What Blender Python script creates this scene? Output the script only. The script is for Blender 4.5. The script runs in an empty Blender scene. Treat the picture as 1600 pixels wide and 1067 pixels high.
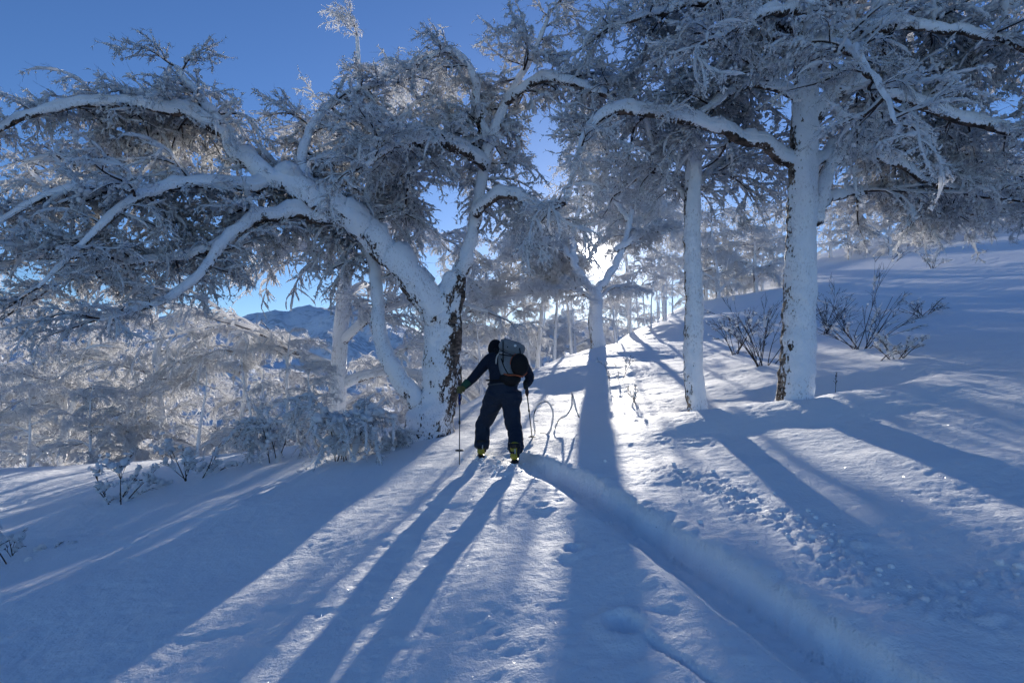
import bpy, math, random
import numpy as np
from mathutils import Vector, Matrix

R = math.radians
sc = bpy.context.scene
COL = sc.collection

# ------------------------------------------------------------------ camera, sky, sun, exposure
FPX, CX, CY = 890.0, 800.0, 533.5          # focal length in pixels of the 1600 px wide frame
PITCH = math.atan(66.5 / FPX)
EYE = np.array([0.0, 0.0, 1.65])
cam_data = bpy.data.cameras.new('camera')
cam_data.sensor_width = 36.0
cam_data.lens = FPX / 1600.0 * 36.0
cam_data.clip_start = 0.05
cam_data.clip_end = 20000
cam = bpy.data.objects.new('camera', cam_data)
COL.objects.link(cam)
cam.location = EYE
cam.rotation_euler = (math.pi / 2 + PITCH, 0, 0)
sc.camera = cam


def ray(px, py):
    cx, cy = (px - CX) / FPX, (CY - py) / FPX
    c, s = math.cos(PITCH), math.sin(PITCH)
    return np.array([cx, c - s * cy, s + c * cy])


def P(px, py, d):
    """the place seen at this pixel of the photograph at distance d (metres ahead)"""
    r = ray(px, py)
    return EYE + r * (d / r[1])


SUN = ray(930, 400)
SUN = SUN / np.linalg.norm(SUN)
SUN_EL = math.asin(SUN[2])
SUN_AZ = math.atan2(SUN[0], SUN[1])

world = bpy.data.worlds.new('World')
sc.world = world
world.use_nodes = True
wn, wl = world.node_tree.nodes, world.node_tree.links
wn.clear()
sky = wn.new('ShaderNodeTexSky')
sky.sky_type = 'NISHITA'
sky.sun_disc = False
sky.sun_elevation = SUN_EL
sky.sun_rotation = SUN_AZ
sky.altitude = 900
sky.air_density = 1.0
sky.dust_density = 0.25
sky.ozone_density = 4.0
hs = wn.new('ShaderNodeHueSaturation')
hs.inputs['Saturation'].default_value = 1.08
hs.inputs['Hue'].default_value = 0.51
wl.new(sky.outputs[0], hs.inputs['Color'])
bg = wn.new('ShaderNodeBackground')
bg.inputs['Strength'].default_value = 0.075
wl.new(hs.outputs[0], bg.inputs['Color'])
# the sun's own disc and the bright air close round it
tc = wn.new('ShaderNodeTexCoord')
dt = wn.new('ShaderNodeVectorMath')
dt.operation = 'DOT_PRODUCT'
wl.new(tc.outputs['Generated'], dt.inputs[0])
dt.inputs[1].default_value = tuple(SUN)


def wmap(a0, a1, v):
    m = wn.new('ShaderNodeMapRange')
    m.interpolation_type = 'SMOOTHERSTEP'
    m.inputs['From Min'].default_value = math.cos(R(a0))
    m.inputs['From Max'].default_value = math.cos(R(a1))
    m.inputs['To Max'].default_value = v
    wl.new(dt.outputs['Value'], m.inputs['Value'])
    return m.outputs[0]


def wadd(a, b):
    m = wn.new('ShaderNodeMath')
    m.operation = 'ADD'
    wl.new(a, m.inputs[0]); wl.new(b, m.inputs[1])
    return m.outputs[0]


glow = wadd(wadd(wmap(1.0, 0.75, 80.0), wmap(2.8, 0.6, 1.5)), wmap(9.0, 0.0, 0.15))
bg2 = wn.new('ShaderNodeBackground')
bg2.inputs['Color'].default_value = (1.0, 0.95, 0.86, 1)
wl.new(glow, bg2.inputs['Strength'])
ad = wn.new('ShaderNodeAddShader')
wl.new(bg.outputs[0], ad.inputs[0]); wl.new(bg2.outputs[0], ad.inputs[1])
wo = wn.new('ShaderNodeOutputWorld')
wl.new(ad.outputs[0], wo.inputs['Surface'])

sun_data = bpy.data.lights.new('sun', 'SUN')
sun_data.energy = 4.2
sun_data.angle = R(0.55)
sun_data.color = (1.0, 0.93, 0.82)
sun = bpy.data.objects.new('sun', sun_data)
COL.objects.link(sun)
sun.rotation_euler = Vector(-SUN).to_track_quat('-Z', 'Y').to_euler()

sc.view_settings.view_transform = 'Standard'
sc.view_settings.look = 'None'
sc.view_settings.gamma = 1.0
sc.view_settings.use_curve_mapping = False
sc.view_settings.exposure = 1.02
sc.cycles.use_denoising = True
sc.cycles.max_bounces = 6
sc.cycles.diffuse_bounces = 5
sc.cycles.use_light_tree = False
sc.cycles.debug_use_spatial_splits = True
sc.cycles.glossy_bounces = 2
sc.cycles.transmission_bounces = 3
sc.cycles.transparent_max_bounces = 4
sc.cycles.use_adaptive_sampling = True
sc.cycles.adaptive_threshold = 0.03
sc.cycles.sample_clamp_indirect = 6.0

# ------------------------------------------------------------------ helpers
rng = np.random.default_rng(7)


def _h(ix, iy, seed):
    n = (ix.astype(np.int64) * 374761393 + iy.astype(np.int64) * 668265263 + seed * 974634777) & 0xFFFFFFFF
    n = ((n ^ (n >> 13)) * 1274126177) & 0xFFFFFFFF
    n = (n ^ (n >> 16)) & 0xFFFFFFFF
    return n.astype(np.float64) * (2 * math.pi / 4294967296.0)


def noise2(x, y, seed=0):
    x = np.asarray(x, float); y = np.asarray(y, float)
    x0 = np.floor(x); y0 = np.floor(y)
    fx, fy = x - x0, y - y0
    u = fx * fx * fx * (fx * (fx * 6 - 15) + 10)
    v = fy * fy * fy * (fy * (fy * 6 - 15) + 10)
    out = 0
    for dx in (0, 1):
        for dy in (0, 1):
            a = _h(x0 + dx, y0 + dy, seed)
            g = np.cos(a) * (fx - dx) + np.sin(a) * (fy - dy)
            out = out + g * (u if dx else 1 - u) * (v if dy else 1 - v)
    return out * 1.5


def fbm(x, y, seed=0, octaves=4, gain=0.5):
    s, a, f = 0, 1.0, 1.0
    for o in range(octaves):
        s = s + a * noise2(x * f, y * f, seed + o * 17)
        a *= gain; f *= 2.03
    return s


def sstep(a, b, x):
    t = np.clip((x - a) / (b - a), 0, 1)
    return t * t * (3 - 2 * t)


class MB:
    """collects tubes, grids and lumps; build() links them as one mesh object"""

    def __init__(self):
        self.v, self.q, self.t, self.n = [], [], [], 0
        self.mq, self.mt = [], []

    def add(self, V, quads=None, tris=None, mat=0):
        V = np.asarray(V, float).reshape(-1, 3)
        if quads is not None and len(quads):
            q = np.asarray(quads, int).reshape(-1, 4) + self.n
            self.q.append(q); self.mq.append(np.full(len(q), mat, int))
        if tris is not None and len(tris):
            t = np.asarray(tris, int).reshape(-1, 3) + self.n
            self.t.append(t); self.mt.append(np.full(len(t), mat, int))
        self.v.append(V); self.n += len(V)

    def mesh(self, name, mats, smooth=True):
        V = np.concatenate(self.v) if self.v else np.zeros((0, 3))
        q = np.concatenate(self.q) if self.q else np.zeros((0, 4), int)
        t = np.concatenate(self.t) if self.t else np.zeros((0, 3), int)
        mi = np.concatenate(self.mq + self.mt) if (self.mq or self.mt) else np.zeros(0, int)
        me = bpy.data.meshes.new(name)
        me.vertices.add(len(V)); me.vertices.foreach_set('co', V.astype(np.float32).ravel())
        nl = len(q) * 4 + len(t) * 3
        me.loops.add(nl)
        me.loops.foreach_set('vertex_index', np.concatenate([q.ravel(), t.ravel()]).astype(np.int32))
        me.polygons.add(len(q) + len(t))
        st = np.concatenate([np.arange(len(q)) * 4, len(q) * 4 + np.arange(len(t)) * 3]).astype(np.int32)
        me.polygons.foreach_set('loop_start', st)
        me.polygons.foreach_set('use_smooth', np.full(len(q) + len(t), smooth))
        me.polygons.foreach_set('material_index', mi.astype(np.int32))
        for m in (mats if isinstance(mats, (list, tuple)) else [mats]):
            me.materials.append(m)
        me.update(calc_edges=True)
        return me

    def build(self, name, mats, parent=None, smooth=True):
        return link(name, self.mesh(name, mats, smooth), parent)


def link(name, data, parent=None, loc=None):
    o = bpy.data.objects.new(name, data)
    COL.objects.link(o)
    if parent is not None:
        o.parent = parent
    if loc is not None:
        o.location = loc
    return o


def tag(o, label=None, cat=None, group=None, kind=None):
    for k, v in (('label', label), ('category', cat), ('group', group), ('kind', kind)):
        if v:
            o[k] = v
    return o


def tube(pts, rad, sides=6, seed=0, lump=0.0, lf=3.0, cap=True, flat=1.0, lump2=0.0):
    """a lofted tube along pts; returns verts, quads, tris"""
    pts = np.asarray(pts, float); n = len(pts)
    rad = np.broadcast_to(np.asarray(rad, float), (n,)).copy()
    T = np.gradient(pts, axis=0)
    T /= np.maximum(np.linalg.norm(T, axis=1, keepdims=True), 1e-9)
    up = np.array([0, 0, 1.0]) if abs(T[0, 2]) < 0.9 else np.array([0, 1.0, 0])
    A = np.zeros((n, 3)); a = np.cross(up, T[0]); a /= np.linalg.norm(a)
    for i in range(n):
        a = a - T[i] * np.dot(a, T[i]); l = np.linalg.norm(a)
        a = a / l if l > 1e-6 else np.cross(T[i], [1, 0, 0.01])
        A[i] = a
    B = np.cross(T, A)
    ang = np.arange(sides) * 2 * math.pi / sides
    ca, sa = np.cos(ang), np.sin(ang)
    rr = np.repeat(rad[:, None], sides, 1)
    if lump:
        L = np.concatenate([[0], np.cumsum(np.linalg.norm(np.diff(pts, axis=0), axis=1))])
        gx = (L[:, None] * lf + 0 * ang[None]) + seed * 7.31
        gy = 1.3 * ca[None] + 0 * L[:, None] + seed * 3.7
        rr = rr * (1 + lump * (noise2(gx, gy + 1.1 * sa[None], 5) + 0.6 * noise2(gx * 2.3, gy * 2 + 2.1 * sa[None], 9)))
    if lump2:
        L = np.concatenate([[0], np.cumsum(np.linalg.norm(np.diff(pts, axis=0), axis=1))])
        a9 = np.repeat((L * 7)[:, None], sides, 1) + seed; b9 = np.repeat((np.arange(sides) * 24.0 / sides)[None], n, 0)
        w9 = np.abs(((np.arange(sides) / sides) - 0.5) * 2)[None] ** 6          # hide the seam
        f9 = fbm(a9, b9 * 0.3, 61, 3)
        rr = rr + lump2 * f9 * (1 - w9)
    V = pts[:, None, :] + rr[..., None] * (ca[None, :, None] * A[:, None, :] + flat * sa[None, :, None] * B[:, None, :])
    V = V.reshape(-1, 3)
    i = np.arange(n - 1)[:, None] * sides; j = np.arange(sides)[None]; k = (j + 1) % sides
    q = np.stack([i + j, i + k, i + sides + k, i + sides + j], -1).reshape(-1, 4)
    tr = None
    if cap:
        V = np.concatenate([V, [pts[0] - T[0] * rad[0] * 0.5, pts[-1] + T[-1] * rad[-1] * 0.6]])
        j = np.arange(sides); k = (j + 1) % sides
        c0, c1 = n * sides, n * sides + 1
        e = (n - 1) * sides
        tr = np.concatenate([np.stack([k, j, 0 * j + c0], -1), np.stack([e + j, e + k, 0 * j + c1], -1)])
    return V, q, tr


def spline(ctrl, step=0.12):
    """Catmull-Rom through control rows (any number of columns; first three are a place)"""
    C = np.asarray(ctrl, float)
    C = np.concatenate([[2 * C[0] - C[1]], C, [2 * C[-1] - C[-2]]])
    out = []
    for i in range(1, len(C) - 2):
        p0, p1, p2, p3 = C[i - 1], C[i], C[i + 1], C[i + 2]
        m = max(2, int(np.linalg.norm(p2[:3] - p1[:3]) / step))
        t = np.linspace(0, 1, m, endpoint=False)[:, None]
        out.append(0.5 * (2 * p1 + (p2 - p0) * t + (2 * p0 - 5 * p1 + 4 * p2 - p3) * t ** 2 + (3 * p1 - p0 - 3 * p2 + p3) * t ** 3))
    out.append(C[-2][None])
    return np.concatenate(out)


# ------------------------------------------------------------------ materials
def new_mat(name):
    m = bpy.data.materials.new(name)
    m.use_nodes = True
    n, l = m.node_tree.nodes, m.node_tree.links
    n.clear()
    out = n.new('ShaderNodeOutputMaterial')
    return m, n, l, out


def nnoise(n, l, co, scale, detail=3, rough=0.55, stretch=None):
    t = n.new('ShaderNodeTexNoise')
    t.inputs['Scale'].default_value = scale
    t.inputs['Detail'].default_value = detail
    t.inputs['Roughness'].default_value = rough
    if stretch:
        mp = n.new('ShaderNodeMapping')
        mp.inputs['Scale'].default_value = stretch
        l.new(co, mp.inputs['Vector']); co = mp.outputs[0]
    l.new(co, t.inputs['Vector'])
    return t.outputs['Fac']


def nmath(n, l, op, a, b=None, clamp=False):
    m = n.new('ShaderNodeMath'); m.operation = op; m.use_clamp = clamp
    for i, v in enumerate((a, b)):
        if v is None:
            continue
        if isinstance(v, (int, float)):
            m.inputs[i].default_value = v
        else:
            l.new(v, m.inputs[i])
    return m.outputs[0]


def nmap(n, l, v, a, b, c=0.0, d=1.0):
    m = n.new('ShaderNodeMapRange'); m.interpolation_type = 'SMOOTHSTEP'
    for k, x in (('From Min', a), ('From Max', b), ('To Min', c), ('To Max', d)):
        m.inputs[k].default_value = x
    l.new(v, m.inputs['Value'])
    return m.outputs[0]


def nmix(n, l, f, a, b):
    m = n.new('ShaderNodeMix'); m.data_type = 'RGBA'
    for s, v in ((m.inputs[0], f), (m.inputs[6], a), (m.inputs[7], b)):
        if isinstance(v, tuple):
            s.default_value = v + (1,) if len(v) == 3 else v
        elif isinstance(v, (int, float)):
            s.default_value = v
        else:
            l.new(v, s)
    return m.outputs[2]


def nbump(n, l, h, strength, dist):
    b = n.new('ShaderNodeBump')
    b.inputs['Strength'].default_value = strength
    b.inputs['Distance'].default_value = dist
    l.new(h, b.inputs['Height'])
    return b.outputs[0]


def bsdf(n, l, out, col, rough=0.6, spec=0.3, bump=None):
    p = n.new('ShaderNodeBsdfPrincipled')
    if isinstance(col, tuple):
        p.inputs['Base Color'].default_value = col + (1,)
    else:
        l.new(col, p.inputs['Base Color'])
    if isinstance(rough, (int, float)):
        p.inputs['Roughness'].default_value = rough
    else:
        l.new(rough, p.inputs['Roughness'])
    p.inputs['Specular IOR Level'].default_value = spec
    if bump is not None:
        l.new(bump, p.inputs['Normal'])
    if out is not None:
        l.new(p.outputs[0], out.inputs['Surface'])
    return p


def mat_ground():
    m, n, l, out = new_mat('snow_ground')
    co = n.new('ShaderNodeTexCoord').outputs['Object']
    a = nnoise(n, l, co, 9.0, 4, 0.6)
    b = nnoise(n, l, co, 45.0, 3, 0.6)
    hgt = nmath(n, l, 'ADD', nmath(n, l, 'MULTIPLY', a, 0.028), nmath(n, l, 'MULTIPLY', b, 0.010))
    bm = nbump(n, l, hgt, 0.75, 1.0)
    col = nmix(n, l, nnoise(n, l, co, 1.2, 3), (0.90, 0.91, 0.93), (0.94, 0.95, 0.96))
    bsdf(n, l, out, col, 0.7, 0.06, bm)
    return m


def mat_tree_snow(name, trans=0.32, col=(0.88, 0.89, 0.92), rough=True):
    m, n, l, out = new_mat(name)
    bm = None
    if rough:
        co = n.new('ShaderNodeTexCoord').outputs['Object']
        bm = nbump(n, l, nnoise(n, l, co, 30.0, 2), 0.6, 0.03)
        p = bsdf(n, l, None, col, 0.6, 0.25, bm)
    else:
        co = n.new('ShaderNodeTexCoord').outputs['Object']
        p = n.new('ShaderNodeBsdfDiffuse')
        l.new(nmix(n, l, nnoise(n, l, co, 3.0, 0), tuple(0.96 * c for c in col), tuple(min(1.0, 1.02 * c) for c in col)), p.inputs['Color'])
    t = n.new('ShaderNodeBsdfTranslucent')
    t.inputs['Color'].default_value = (0.93, 0.93, 0.95, 1)
    mx = n.new('ShaderNodeMixShader'); mx.inputs[0].default_value = trans
    l.new(p.outputs[0], mx.inputs[1]); l.new(t.outputs[0], mx.inputs[2])
    l.new(mx.outputs[0], out.inputs['Surface'])
    return m


def mat_bark(name, plaster, wind=(0.35, -0.85, 0.35), pale=(0.30, 0.24, 0.19)):
    """birch bark with wind-packed snow stuck to the weather side"""
    m, n, l, out = new_mat(name)
    co = n.new('ShaderNodeTexCoord').outputs['Object']
    streak = nnoise(n, l, co, 5.0, 4, 0.6, (1.0, 1.0, 3.0))
    bark = nmix(n, l, nmap(n, l, streak, 0.4, 0.62), (0.035, 0.026, 0.021), pale)
    nd = n.new('ShaderNodeVectorMath'); nd.operation = 'DOT_PRODUCT'
    l.new(n.new('ShaderNodeNewGeometry').outputs['Normal'], nd.inputs[0])
    w = np.array(wind) / np.linalg.norm(wind)
    nd.inputs[1].default_value = tuple(w)
    big = nnoise(n, l, co, 3.2, 5, 0.68, (1.0, 1.0, 0.55))
    fine = nnoise(n, l, co, 26.0, 3, 0.6, (1.0, 1.0, 0.6))
    s = nmath(n, l, 'ADD', nmath(n, l, 'MULTIPLY', nd.outputs['Value'], 0.62),
              nmath(n, l, 'ADD', nmath(n, l, 'MULTIPLY', nmath(n, l, 'SUBTRACT', big, 0.5), 2.8),
                    nmath(n, l, 'MULTIPLY', nmath(n, l, 'SUBTRACT', fine, 0.5), 1.4)))
    mask = nmap(n, l, s, -plaster - 0.07, -plaster + 0.07)
    spk = nmap(n, l, nnoise(n, l, co, 38.0, 3, 0.65, (1.0, 1.0, 0.5)), 0.52, 0.66)
    crust = nmix(n, l, nmath(n, l, 'MULTIPLY', nmath(n, l, 'MULTIPLY', spk, nmap(n, l, nnoise(n, l, co, 1.7, 2), 0.38, 0.62)), 0.75), (0.89, 0.90, 0.93), (0.46, 0.44, 0.45))
    col = nmix(n, l, mask, bark, crust)
    hgt = nmath(n, l, 'ADD', nmath(n, l, 'MULTIPLY', mask, 0.025), nmath(n, l, 'MULTIPLY', fine, 0.02))
    bsdf(n, l, out, col, 0.7, 0.2, nbump(n, l, hgt, 0.8, 1.0))
    return m


def mat_plain(name, col, rough=0.6, spec=0.3, var=0.25, scale=30.0, bump=0.3, bd=0.004):
    m, n, l, out = new_mat(name)
    co = n.new('ShaderNodeTexCoord').outputs['Object']
    f = nnoise(n, l, co, scale, 3)
    c = nmix(n, l, f, tuple(x * (1 - var) for x in col), tuple(min(1, x * (1 + var)) for x in col))
    bsdf(n, l, out, c, rough, spec, nbump(n, l, f, bump, bd))
    return m


def mat_twig(name, col):
    m, n, l, out = new_mat(name)
    co = n.new('ShaderNodeTexCoord').outputs['Object']
    d = n.new('ShaderNodeBsdfDiffuse')
    l.new(nmix(n, l, nnoise(n, l, co, 4.0, 0), tuple(0.7 * c for c in col), tuple(1.3 * c for c in col)), d.inputs['Color'])
    l.new(d.outputs[0], out.inputs['Surface'])
    return m


M_GROUND = mat_ground()
M_SNOW = mat_tree_snow('laden_snow', 0.5, (0.95, 0.96, 0.975), False)
M_RIME = mat_tree_snow('rime', 0.5, (0.95, 0.96, 0.975), False)
M_CAP = mat_tree_snow('limb_snow', 0.12)
M_TWIG = mat_twig('dark_twig', (0.07, 0.056, 0.052))
M_TWIG_RIME = mat_twig('frosted_twig', (0.27, 0.255, 0.26))
M_LIMB_FROST = mat_bark('frosted_limb_bark', 0.45, (0.1, -0.55, 0.8), (0.16, 0.12, 0.10))
M_TRUNK = mat_bark('birch_trunk', 0.12)
M_TRUNK_OLD = mat_bark('old_birch_trunk', -0.20, (-0.45, -0.75, 0.35), (0.17, 0.13, 0.105))
M_LIMB = mat_bark('limb_bark', 0.22, (0.1, -0.55, 0.8), (0.14, 0.10, 0.08))

# ------------------------------------------------------------------ the snow slope
CTRL = []


def plane_z(x, y):
    """the open slope: even near the camera, steeper uphill and to the right"""
    q = max(0.0, min(y, 30.0) - 8.0)
    z = 0.078 * y + 0.12 * x + 0.0016 * q * q + 0.0704 * max(0.0, y - 30.0)
    u = max(0.0, min(x, 24.0))
    return z + 0.0025 * u * u + 0.12 * max(0.0, x - 24.0)


for x in (-9, -5, -2, 0, 2, 5, 9):
    for y in (-14, -6, 0, 4, 8):
        CTRL.append((x, y, plane_z(x, y)))
for x, y in ((1, 11), (4, 11), (8, 11), (13, 11), (1.5, 14.5), (5, 15), (10, 15), (16, 14), (5, 20), (10, 20), (16, 20), (24, 18), (7, 26), (12, 27), (20, 27), (28, 26),
             (11, 36), (18, 36), (28, 36), (38, 34), (20, 48), (30, 50), (42, 48), (55, 46), (40, 62), (55, 60), (70, 50), (30, 5), (45, 10)):
    CTRL.append((x, y, plane_z(x, y)))
for px, py, d in ((0, 732, 14), (150, 724, 13), (300, 716, 12.2), (450, 704, 11.6), (600, 688, 11.2), (700, 668, 11.8),
                  (-300, 745, 15), (760, 636, 13.8), (830, 578, 19), (880, 557, 23), (935, 541, 26.5), (1000, 512, 35), (1060, 482, 46), (1180, 430, 68),
                  (1280, 398, 79), (1440, 358, 78), (1600, 333, 70), (1750, 315, 66)):
    CTRL.append(tuple(P(px, py, d)))
for x, y, z in ((-16, 22, -3.6), (-8, 20, -2.2), (-4, 21, -1.2), (-10, 32, -6.5), (-30, 30, -10), (-2, 32, -2.6), (4, 40, 1.0), (0, 50, -2.5),
                (10, 60, 3.6), (-20, 50, -14), (22, 90, 7.5), (45, 110, 16), (75, 110, 26), (110, 110, 33), (0, 80, 0.5), (-45, 60, -24), (-60, 20, -16), (-30, 5, -5.5),
                (30, -10, 3.0), (-30, -15, -6), (15, -25, -0.5), (-15, -30, -4.5), (90, 20, 20), (-50, 100, -32), (10, 120, 1), (90, 140, 28)):
    CTRL.append((x, y, z))
CTRL = np.array(CTRL, float)


def _tps(r2):
    return 0.5 * r2 * np.log(np.maximum(r2, 1e-12))


def _fit():
    X = CTRL[:, :2]; n = len(X)
    K = _tps(((X[:, None] - X[None]) ** 2).sum(-1)) + np.eye(n) * 0.8
    Q = np.concatenate([np.ones((n, 1)), X], 1)
    A = np.block([[K, Q], [Q.T, np.zeros((3, 3))]])
    return np.linalg.solve(A, np.concatenate([CTRL[:, 2], np.zeros(3)]))


TPS_W = _fit()


def ground(x, y):
    """height of the slope without its small ripples"""
    x = np.asarray(x, float); y = np.asarray(y, float); sh = x.shape
    x = x.ravel(); y = y.ravel()
    z = TPS_W[-3] + TPS_W[-2] * x + TPS_W[-1] * y
    for (cx, cy, _), w in zip(CTRL, TPS_W):
        z = z + w * _tps((x - cx) ** 2 + (y - cy) ** 2)
    # the swell that carries the two trunks on the slope above the track
    z = z + 0.16 * np.exp(-(((x - 4.1) / 2.6) ** 2 + ((y - 8.8) / 0.9) ** 2))
    z = z - 0.20 * np.exp(-(((x - 5.6) / 2.4) ** 2 + ((y - 10.6) / 0.8) ** 2))
    return z.reshape(sh)


def seg_dist(x, y, pl):
    """distance to a polyline, place along it (0..len) and side (+ on its right)"""
    best = np.full(x.shape, 1e9); along = np.zeros(x.shape); side = np.zeros(x.shape); acc = 0.0
    for (ax, ay), (bx, by) in zip(pl[:-1], pl[1:]):
        dx, dy = bx - ax, by - ay; L = math.hypot(dx, dy)
        t = np.clip(((x - ax) * dx + (y - ay) * dy) / (L * L), 0, 1)
        ex, ey = x - ax - t * dx, y - ay - t * dy
        d = np.hypot(ex, ey); m = d < best
        best = np.where(m, d, best); along = np.where(m, acc + t * L, along)
        side = np.where(m, np.sign(ex * dy - ey * dx), side); acc += L
    return best, along, side


TRACK = [tuple(p[:2]) for p in spline([(0.0, 8.15, 0), (0.42, 7.25, 0), (0.72, 6.3, 0), (0.97, 5.3, 0), (1.27, 3.9, 0), (1.57, 2.5, 0), (2.2, 0, 0), (3.1, -3, 0), (4, -7, 0)], 0.4)]
CHURN = [((1.75, 6.3), (1.98, 5.5), (2.1, 4.6), (2.1, 4.0), (2.08, 3.4), (2.3, 2.9)), ((-0.45, 8.25), (-0.2, 7.75), (0.12, 7.45)), ((2.6, 3.2), (3.1, 2.9))]


def detail(x, y, z):
    d = np.hypot(x, y)
    near = 1 - sstep(25, 60, d)
    wx = x + 0.12 * noise2(x * 1.5, y * 1.5, 3); wy = y + 0.12 * noise2(x * 1.5, y * 1.5, 4)
    r = 0.030 * noise2(wx * 0.9, wy * 0.9, 11) + 0.010 * noise2(wx * 2.6, wy * 2.2, 12)
    patch = 0.55 + 0.6 * sstep(-0.3, 0.4, noise2(x * 0.5, y * 0.4, 19))
    r = r + patch * (0.0040 * noise2(wx * 4.0, wy * 6.4, 13) + 0.0065 * noise2(wx * 7.0, wy * 12, 14) + 0.0055 * noise2(wx * 17, wy * 22, 15))
    z = z + r * near
    # ski track: a trench with a steep downhill lip and a raked uphill wall
    b, s, sd = seg_dist(x, y, TRACK)
    u = b * sd                                           # + towards the camera's left or right of the line
    u0 = u + 0.02 * noise2(x * 2.5, y * 2.5, 36)
    u = u + 0.03 * noise2(x * 4, y * 4, 31) + 0.014 * noise2(x * 13, y * 13, 32)
    fade = sstep(0.0, 0.9, s) * 0.85 + 0.15
    lo = sstep(-0.19, -0.125, u); hi = 1 - 0.6 * np.clip((u0 - 0.0) / 0.27, 0, 1) - 0.4 * sstep(-0.03, 0.33, u0)
    cut = lo * hi
    z = z - 0.23 * cut * fade * np.where(b < 0.6, 1, 0)
    z = z + cut * (0.012 * noise2(x * 8, y * 8, 33) + 0.008 * np.abs(noise2(x * 21, y * 21, 35)))
    rim = np.exp(-((u + 0.27) / 0.07) ** 2) + 0.5 * np.exp(-((u - 0.40) / 0.1) ** 2)
    z = z + rim * 0.02 * (1 + noise2(x * 7, y * 7, 34)) * fade
    # churned snow
    for k, pl in enumerate(CHURN):
        b, s, sd = seg_dist(x, y, list(pl))
        w = (1 - sstep(0.05, 0.34, b + 0.12 * noise2(x * 3, y * 3, 40 + k)))
        c = np.abs(noise2(x * 9, y * 9, 44)) + 0.7 * np.abs(noise2(x * 19, y * 19, 45))
        z = z + w * (0.038 * c - 0.008)
    # holes left by the poles and a dragged line
    for hx, hy, hr, hd in ((0.62, 3.27, 0.09, 0.13), (0.46, 4.42, 0.07, 0.07), (0.30, 5.6, 0.05, 0.04)):
        q = np.hypot((x - hx), (y - hy) * 0.8) + 0.03 * noise2(x * 9, y * 9, 50)
        z = z - hd * (1 - sstep(hr * 0.35, hr * 1.25, q)) + 0.025 * np.exp(-((q - hr * 1.5) / 0.05) ** 2)
    b, s, sd = seg_dist(x, y, [(0.70, 3.12), (0.86, 2.75), (1.0, 2.4)])
    z = z - 0.03 * (1 - sstep(0.0, 0.035, b))
    # wells and drifts round trunks
    for tx, ty, tr in WELLS:
        q = np.hypot(x - tx, y - ty)
        z = z - 0.09 * np.exp(-(q / (tr * 1.5)) ** 2)
    return z


WELLS = [(P(668, 678, 11.4)[0], 11.4, 0.5), (P(1240, 636, 9.35)[0], 9.35, 0.32), (P(1090, 641, 10.2)[0], 10.2, 0.22), (P(935, 541, 26)[0], 26, 0.4)]


def build_ground():
    q = 1.0042
    ys = [-26.0]
    while ys[-1] < 150:
        y = ys[-1]
        ys.append(y + (1.6 if y < -3 else max(0.026, 0.0044 * (abs(y) + 3.4)) if y > 1.5 else 0.12))
    ys = np.array(ys)
    s = np.concatenate([np.linspace(-2.6, -0.98, 40)[:-1], np.linspace(-0.98, 0.98, 520), np.linspace(0.98, 2.6, 40)[1:]])
    w = np.sqrt(ys ** 2 + 9) + 0.6
    X = s[None] * w[:, None]; Y = np.repeat(ys[:, None], len(s), 1)
    Z = ground(X, Y); Z = detail(X, Y, Z)
    n, m = X.shape
    i = np.arange(n - 1)[:, None] * m; j = np.arange(m - 1)[None]
    qd = np.stack([i + j, i + j + 1, i + m + j + 1, i + m + j], -1).reshape(-1, 4)
    mb = MB(); mb.add(np.stack([X, Y, Z], -1), qd)
    o = mb.build('ground', M_GROUND)
    tag(o, 'wind-rippled snow slope crossed by a deep ski track', None, None, 'structure')
    print('ground', n, m, n * m * 2)


build_ground()


def gz(x, y):
    return float(ground(np.array([x]), np.array([y]))[0])


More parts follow.
